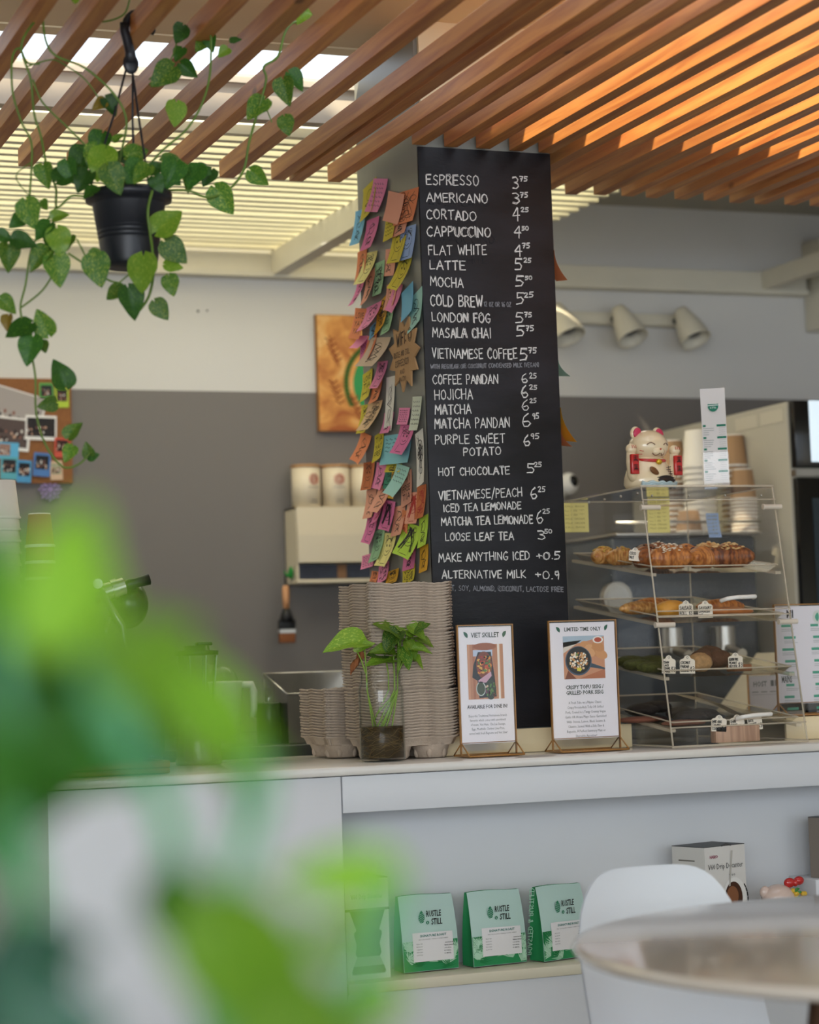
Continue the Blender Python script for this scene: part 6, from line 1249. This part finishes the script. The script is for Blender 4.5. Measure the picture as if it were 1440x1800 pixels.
# ------------------------------------------------------------------ coffee bags in the recess
MINT = S('b7d3cb'); BGR = S('2c8a54'); 
def bag(px0, px1, pyb, pyt, lab, rz, Y=4.375):
    pb = atY((px0+px1)/2, pyb, Y); w = atY(px1, pyb, Y).x-atY(px0, pyb, Y).x; h = atY(px0, pyt, Y).z-atY(px0, pyb, Y).z
    t = thing('coffee_bag', lab, 'coffee bag', (pb.x+.004, Y+.028, .5105), rz, 'mint and green coffee bags in the recess'); w2 = w/2; d0 = .023
    def front(u, v, e=0): # u 0..1, v 0..1 up
        x = (u*2-1)*w2*(1.0-.015*v+.02*sin(pi*v)); y = -d0*(1-.0*v)+ .022*v**2.2 - .006*sin(pi*v)*sin(pi*u)-e; return Vector((x, y, .002+v*h+.0015*sin(u*5)*v))
    def back(u, v): q = front(u, v); return Vector((q.x, d0*(1-v**1.6*.62), q.z))
    b = MB(); b.smooth = True; b.c = MINT; b.grid(front, 16, 24)
    # pale top, leaf-green lower band
    b.build('front', PRN, t)
    b = MB(); b.smooth = True; b.c = BGR
    b.grid(lambda u, v: back(1-u, v), 6, 12)
    for uu, sg in ((0, 1), (1, -1)):
        b.grid(lambda u, v: ((back(uu, v).lerp(front(uu, v), u) if sg > 0 else front(uu, v).lerp(back(uu, v), u))+Vector((sg*.010*sin(pi*u)*(.3+.7*v), 0, 0))), 6, 14)
    b.add([front(0, 1), front(1, 1), back(1, 1), back(0, 1)], [(0, 1, 2, 3)], False); b.build('gusset', PRN, t)
    b = MB(); b.n = Vector((0, -1, 0)); rn = random.Random(int(px0))
    def pq(u0, v0, u1, v1, col, e):
        b.c = col; n = 8
        for i in range(n):
            for j in range(n):
                a, c = u0+(u1-u0)*i/n, u0+(u1-u0)*(i+1)/n; d, f = v0+(v1-v0)*j/n, v0+(v1-v0)*(j+1)/n; b.add([front(a, d, e), front(c, d, e), front(c, f, e), front(a, f, e)], [(0, 1, 2, 3)], True)
    pq(.005, .005, .995, .40, BGR, .0006)
    for k in range(26):    # pale palm fronds over the green band
        cu, cv = rn.uniform(.02, .98), rn.uniform(.02, .34); an = rn.uniform(.5, 2.6)
        for j in range(-4, 5):
            a = an+j*.22; b.c = S('b4dcc0') if k % 3 else S('1f7a44'); l = rn.uniform(.16, .26); e = .0009+.00004*k
            p0 = (cu, cv); p1 = (cu+cos(a)*l, cv+sin(a)*l*.8); n_ = (-sin(a)*.009, cos(a)*.007)
            cl_ = lambda q: front(min(.995, max(.005, q[0])), min(.405, max(.005, q[1])), e)
            m_ = ((p0[0]+p1[0])/2, (p0[1]+p1[1])/2); b.add([cl_(p0), cl_((m_[0]+n_[0], m_[1]+n_[1])), cl_(p1), cl_((m_[0]-n_[0], m_[1]-n_[1]))], [(0, 1, 2, 3)], False)
    pq(.17, .13, .90, .51, S('e3e1e2'), .0022)
    def tx(s_, u, v, hh, wf, bold=0, col=BLKc): b.c = col; p = front(u, v, .0026); type_text(b, s_, p, hh, wfit=wf, bold=bold)
    tx('RUSTLE', .58, .715, h*.080, w*.27, .02); tx('STILL', .62, .61, h*.080, w*.20, .02)
    c = front(.36, .70, .0026); b.c = S('2a7a58'); b.poly([c+Vector((x*w*.055, 0, z*h*.075)) for x, z in ((0, -1.1), (.6, -.8), (1, -.2), (.95, .4), (.4, 1.0), (0, 1.3), (-.5, 1), (-.95, .4), (-1, -.2), (-.6, -.8))]); b.c = MINT
    for j in range(-2, 3): b.add([c+Vector((0, -.0002, j*h*.025)), c+Vector((w*.05, -.0002, j*h*.025+.003)), c+Vector((w*.05, -.0002, j*h*.025+.0038)), c+Vector((0, -.0002, j*h*.025+.0007))], [(0, 1, 2, 3)], False); b.add([c+Vector((0, -.0002, j*h*.025-.002)), c+Vector((-w*.05, -.0002, j*h*.025+.001)), c+Vector((-w*.05, -.0002, j*h*.025+.0018)), c+Vector((0, -.0002, j*h*.025-.0013))], [(0, 1, 2, 3)], False)
    b.c = S('2a7a58'); c2 = front(.455, .635, .0026); b.poly([c2+Vector((cos(a)*w*.028, 0, sin(a)*w*.028)) for a in [2*pi*k/12 for k in range(12)]]); b.c = MINT; type_text(b, '&', c2+Vector((0, -.0003, -.0022)), .0045)
    tx('SIGNATURE ROAST', .53, .455, h*.030, w*.48, .02, S('2a7a70')); tx('MILK CHOCOLATE + VANILLA + DARK CHERRY', .53, .415, h*.013, w*.54, 0, S('6a6c6c'))
    for i, (a, c_) in enumerate((('PRODUCER', 'DANIEL GONCALVES'), ('REGION', 'MINAS GERAIS, BRAZIL'), ('VARIETAL', 'YELLOW CATUAI'), ('PROCESS', 'NATURAL'), ('ALTITUDE', '1100 MASL'))):
        v = .355-i*.036; tx(a, .28, v, h*.015, w*.11, 0, S('6a6c6c')); tx(c_, .77-.0, v, h*.015, w*(.26 if i < 2 else .16), .01, BLKc)
    b.build('print', PRN, t)
    if rz > .3: pass
    return t
bag(705, 806, 1699, 1566, 'left mint and green coffee bag, nearest the boxed decanter', .10)
bag(826, 926, 1688, 1558, 'middle mint and green coffee bag in the recess', .13)
bag(942, 1040, 1678, 1548, 'right mint and green coffee bag partly behind the table edge', .30)
for o in [q for q in C.objects if q.name.startswith('coffee_bag') and q.get('label', '').startswith('right')]:
    b = MB(); b.n = Vector((-1, 0, 0)); write(b, 'ROASTED & RUSTLED', Vector((-.0745, .022, .015)), Vector((-.070, .010, .155)), .014, .002, up=Vector((-.0, -1, .1)).normalized()); b.build('side_lettering', mat('mint_ink', 'a8d8bc', .6), o)

# decanter boxes
BXW = mat('white_box_card', 'dcd9d4', .45); BXG = mat('taupe_box_card', '8a8076', .5); BXT = mat('charcoal_box_top', '4a4a4a', .5)
def dbox(c, w, d, h, rz, lab, faces, side=BXW, top=BXT):
    t = thing('decanter_box', lab, 'box', c, rz, 'boxed drip decanters in the recess'); b = MB(); b.box((-w/2, -d/2, 0), (w/2, d/2, h)); b.build('carton', side, t)
    b = MB(); b.box((-w/2, -d/2, h), (w/2, d/2, h+.0015)); b.tube([(-.01, -d/2, h+.001), (.005, -d/2, h+.004), (.02, -d/2, h+.001)], .002, 6); b.build('lid_flap', top, t); b = MB(); b.n = Vector((0, -1, 0)); faces(b, w, d, h); b.build('print', PRN, t); return t
def bf(x, z, d, k=0): return Vector((x, -d/2-.0006-.0002*k, z))
def decant(b, cx, z0, s_, d, k=2):
    b.c = S('3a3836'); b.poly([bf(cx+u*s_, z0+v*s_, d, k) for u, v in ((-.46, 1.5), (.46, 1.5), (.30, 1.05), (-.30, 1.05))]); b.c = S('75706a'); b.poly([bf(cx+u*s_, z0+v*s_, d, k+1) for u, v in ((-.58, 1.56), (.58, 1.56), (.58, 1.50), (-.58, 1.50))])
    b.c = S('2c2a28'); b.poly([bf(cx+u*s_, z0+v*s_, d, k+1) for u, v in ((-.30, 1.05), (.30, 1.05), (.36, 1.0), (.36, .92), (.30, .72), (.34, .50), (.30, .42), (-.30, .42), (-.34, .50), (-.30, .72), (-.36, .92), (-.36, 1.0))])
    b.c = S('a8a49e'); b.poly([bf(cx+u*s_, z0+v*s_, d, k) for u, v in ((-.30, .42), (.30, .42), (.46, .05), (.42, 0), (-.42, 0), (-.46, .05))]); b.c = S('5a3a28'); b.poly([bf(cx+u*s_, z0+v*s_, d, k+1) for u, v in ((-.40, .2), (.40, .2), (.44, .06), (.40, .02), (-.40, .02), (-.44, .06))])
def fA(b, w, d, h):
    b.c = S('4a4a4c'); type_text(b, 'V60 Drip Decanter', bf(.0, h*.80, d, 1), .0105, wfit=w*.74)
    decant(b, .0, h*.05, h*.42, d)
def fB(b, w, d, h):
    b.c = S('8c2a4a'); type_text(b, 'HARIO', bf(-w*.28, h*.89, d, 1), .0065, wfit=w*.2, bold=.03); b.c = BLKc; type_text(b, 'V60 Drip Decanter', bf(.0, h*.78, d, 1), .012, wfit=w*.86)
    b.c = S('5a5a5a'); type_text(b, 'V60', bf(.02, h*.70, d, 1), .005, wfit=.02)
    b.c = S('e8e6e2'); b.poly([bf(.025+cos(a)*.038, h*.48+sin(a)*.045, d, 1) for a in [2*pi*k/24 for k in range(24)]]); b.c = S('4a2c1c'); b.poly([bf(.022+cos(a)*.028, h*.48+sin(a)*.036, d, 2) for a in [2*pi*k/24 for k in range(24)]]); b.c = S('8a5a3c'); b.poly([bf(.018+cos(a)*.019, h*.50+sin(a)*.022, d, 3) for a in [2*pi*k/18 for k in range(18)]])
    b.c = S('b8b4ac'); b.poly([bf(x, z, d, 4) for x, z in ((.018, h*.95), (.024, h*.95), (.012, h*.60), (.008, h*.60))])
    b.c = BLKc
    for k in range(8): a = -1.0+k*.22; b.add([bf(.025+cos(a)*.044, h*.46+sin(a)*.05, d, 2), bf(.025+cos(a+.2)*.044, h*.46+sin(a+.2)*.05, d, 2), bf(.025+cos(a+.2)*.040, h*.46+sin(a+.2)*.048, d, 2), bf(.025+cos(a)*.040, h*.46+sin(a)*.048, d, 2)], [(0, 1, 2, 3)], False)
    b.c = S('7a766e'); v0 = Vector((-w/2-.0006, d*.3, h*.86)); b.add([v0, v0+Vector((0, -d*.5, 0)), v0+Vector((0, -d*.5, .003)), v0+Vector((0, 0, .003))], [(0, 1, 2, 3)], False)
def fC(b, w, d, h):
    for k in range(4):
        x = -w*.38+k*w*.24; b.c = S('2c2a28' if k < 2 else 'a8a198'); b.poly([bf(x+u*.011, h*.55+v*.03, d, 1) for u, v in ((-.9, 1), (.9, 1), (.35, .2), (.8, -.6), (-.8, -.6), (-.35, .2))])
        for j in range(3): rz0 = h*.40-j*.007; b.c = S('a39b90'); b.poly([bf(x-.010, rz0, d, 1), bf(x+.008, rz0, d, 1), bf(x+.008, rz0+.002, d, 1), bf(x-.010, rz0+.002, d, 1)])
        b.c = S('2a2826'); b.poly([bf(x-.010, h*.14, d, 1), bf(x+.010, h*.14, d, 1), bf(x+.010, h*.17, d, 1), bf(x-.010, h*.17, d, 1)])
p = atY(645, 1705, 4.38); dbox((1.556, 4.398, .5105), .098, .10, .205, .06, 'decanter box printed with a black sleeved carafe, left of the coffee bags', fA)
p = atY(1245, 1560, 4.39); b0 = dbox((2.388, 4.393, .5105), .128, .10, .222, .30, 'white decanter box reading V60 Drip Decanter behind the white chair', fB)
# box with its side turned
p = atY(1425, 1560, 4.40); dbox((2.738+.0, 4.399, .5105), .15, .09, .0001+.20, -.15, 'x', fC, BXG) if False else dbox((2.71+.055, 4.395, .5105+.1325), .20, .09, .135, .32, 'taupe box printed with four small brewers at the right edge', fC, BXG)

# ceramic pig / cat with a red bow
sp2 = atY(1368, 1600, 4.36); pg = thing('ceramic_figurine', 'pinkish ceramic animal figurine with a red bow and yellow flowers on the recess shelf', 'figurine', (2.555, 4.375, .5105))
PK = mat('pink_white_ceramic', 'dcc4b8', .2, coat=.5)
b = MB(); b.ball((0, 0, .05), (.052, .042, .05), 24, 16); b.build('body', PK, pg); b = MB(); b.ball((-.012, -.012, .098), (.040, .032, .030), 24, 14); b.ball((-.045, -.012, .112), (.013, .009, .014)); b.build('head', PK, pg)
b = MB(); b.ball((.014, -.02, .130), (.014, .009, .011)); b.ball((.038, -.02, .133), (.013, .009, .010)); b.ball((.026, -.024, .129), (.007, .007, .008)); b.build('bow', REDG, pg)
b = MB(); rn = random.Random(3); [b.ball((.03+rn.uniform(-.014, .016), -.03, .105+rn.uniform(-.012, .012)), .006, 8, 6) for _ in range(7)]; b.build('yellow_flowers', mat('yellow_enamel', 'dcb43a', .3), pg); b = MB(); [b.ball((.02+rn.uniform(-.02, .02), -.034, .108+rn.uniform(-.014, .012)), (.006, .002, .003), 8, 6) for _ in range(5)]; b.build('green_leaves', mat('green_enamel', '3c8a44', .3), pg)

# ------------------------------------------------------------------ table and chair
TW = mat('white_laminate', 'd2c8be', .10, coat=.6, spec=.6)
tbx = thing('round_table', 'round glossy white cafe table at the lower right', 'table', (1.868, 2.66, 0))
b = MB(); b.lathe([(0, .728), (.54, .728), (.568, .735), (.572, .742), (.568, .749), (.560, .750), (0, .750)], n=96); b.build('tabletop', TW, tbx)
LEGW = wood_mat('walnut_leg', '4a3226', '7a5844', .45, 'Z', 1.5, .1, False)
for k in range(4):
    a = pi+.12+k*pi/2; b = MB(); b.tube([(cos(a)*.265, sin(a)*.265, .727), (cos(a)*.41, sin(a)*.41, .012), (cos(a)*.412, sin(a)*.412, .0)], [.022, .014, .014], 12); b.build('leg', LEGW, tbx)
b = MB(); b.cyl((0, 0, .69), (0, 0, .7275), .28, n=28); b.tube([(cos(.12)*.33, sin(.12)*.33, .37), (-cos(.12)*.33, -sin(.12)*.33, .37)], .004, 6); b.tube([(cos(.12+pi/2)*.33, sin(.12+pi/2)*.33, .37), (-cos(.12+pi/2)*.33, -sin(.12+pi/2)*.33, .37)], .004, 6); b.build('bracket', BK, tbx)
SH = mat('white_shell_plastic', 'e4e8ee', .35)
ch = thing('shell_chair', 'white moulded shell chair pushed in behind the round table', 'chair', (1.840, 3.385, 0), pi+.05); ch.scale = (.80, .92, .972)
def shell(u, v, off=0):
    # v 0 front edge .. 1 back top ; chair faces local +Y... back at -Y
    s_ = u*2-1
    if v < .5:
        t = v/.5; y = .21-.38*t; z = .43-.03*sin(pi*t)+.012*(1-t)*0; w = .225-.01*t
        z += .055*abs(s_)**3; y2 = y-.05*(abs(s_)**4)*(1 if t < .15 else 0)
        return Vector((s_*w, y2, z+off))
    t = (v-.5)/.5; ang = t
    y = -.17-.055*sin(t*pi/2)-.02*t; z = .435+.365*t; w = .222-.030*t**3
    # rounded upper corners
    z -= .070*max(0, t-.5)*2*abs(s_)**5
    y += .075*(abs(s_)**2.2)*(1-.45*t); return Vector((s_*w, y-off, z))
b = MB(); b.smooth = True; b.grid(lambda u, v: shell(u, v, 0), 22, 30); b.grid(lambda u, v: shell(1-u, v, -.006), 22, 30); b.build('shell', SH, ch)
for sx in (-1, 1):
    for sy in (-1, 1): b = MB(); b.tube([(sx*.12, sy*.11, .395), (sx*.22, sy*.21, .0)], [.014, .010], 10); b.build('leg', LEGW, ch)
b = MB(); b.tube([(-.15, -.13, .28), (.15, .13, .28)], .004, 6); b.tube([(.15, -.13, .28), (-.15, .13, .28)], .004, 6); b.box((-.12, -.11, .385), (.12, .11, .397)); b.build('wire_brace', BK, ch)
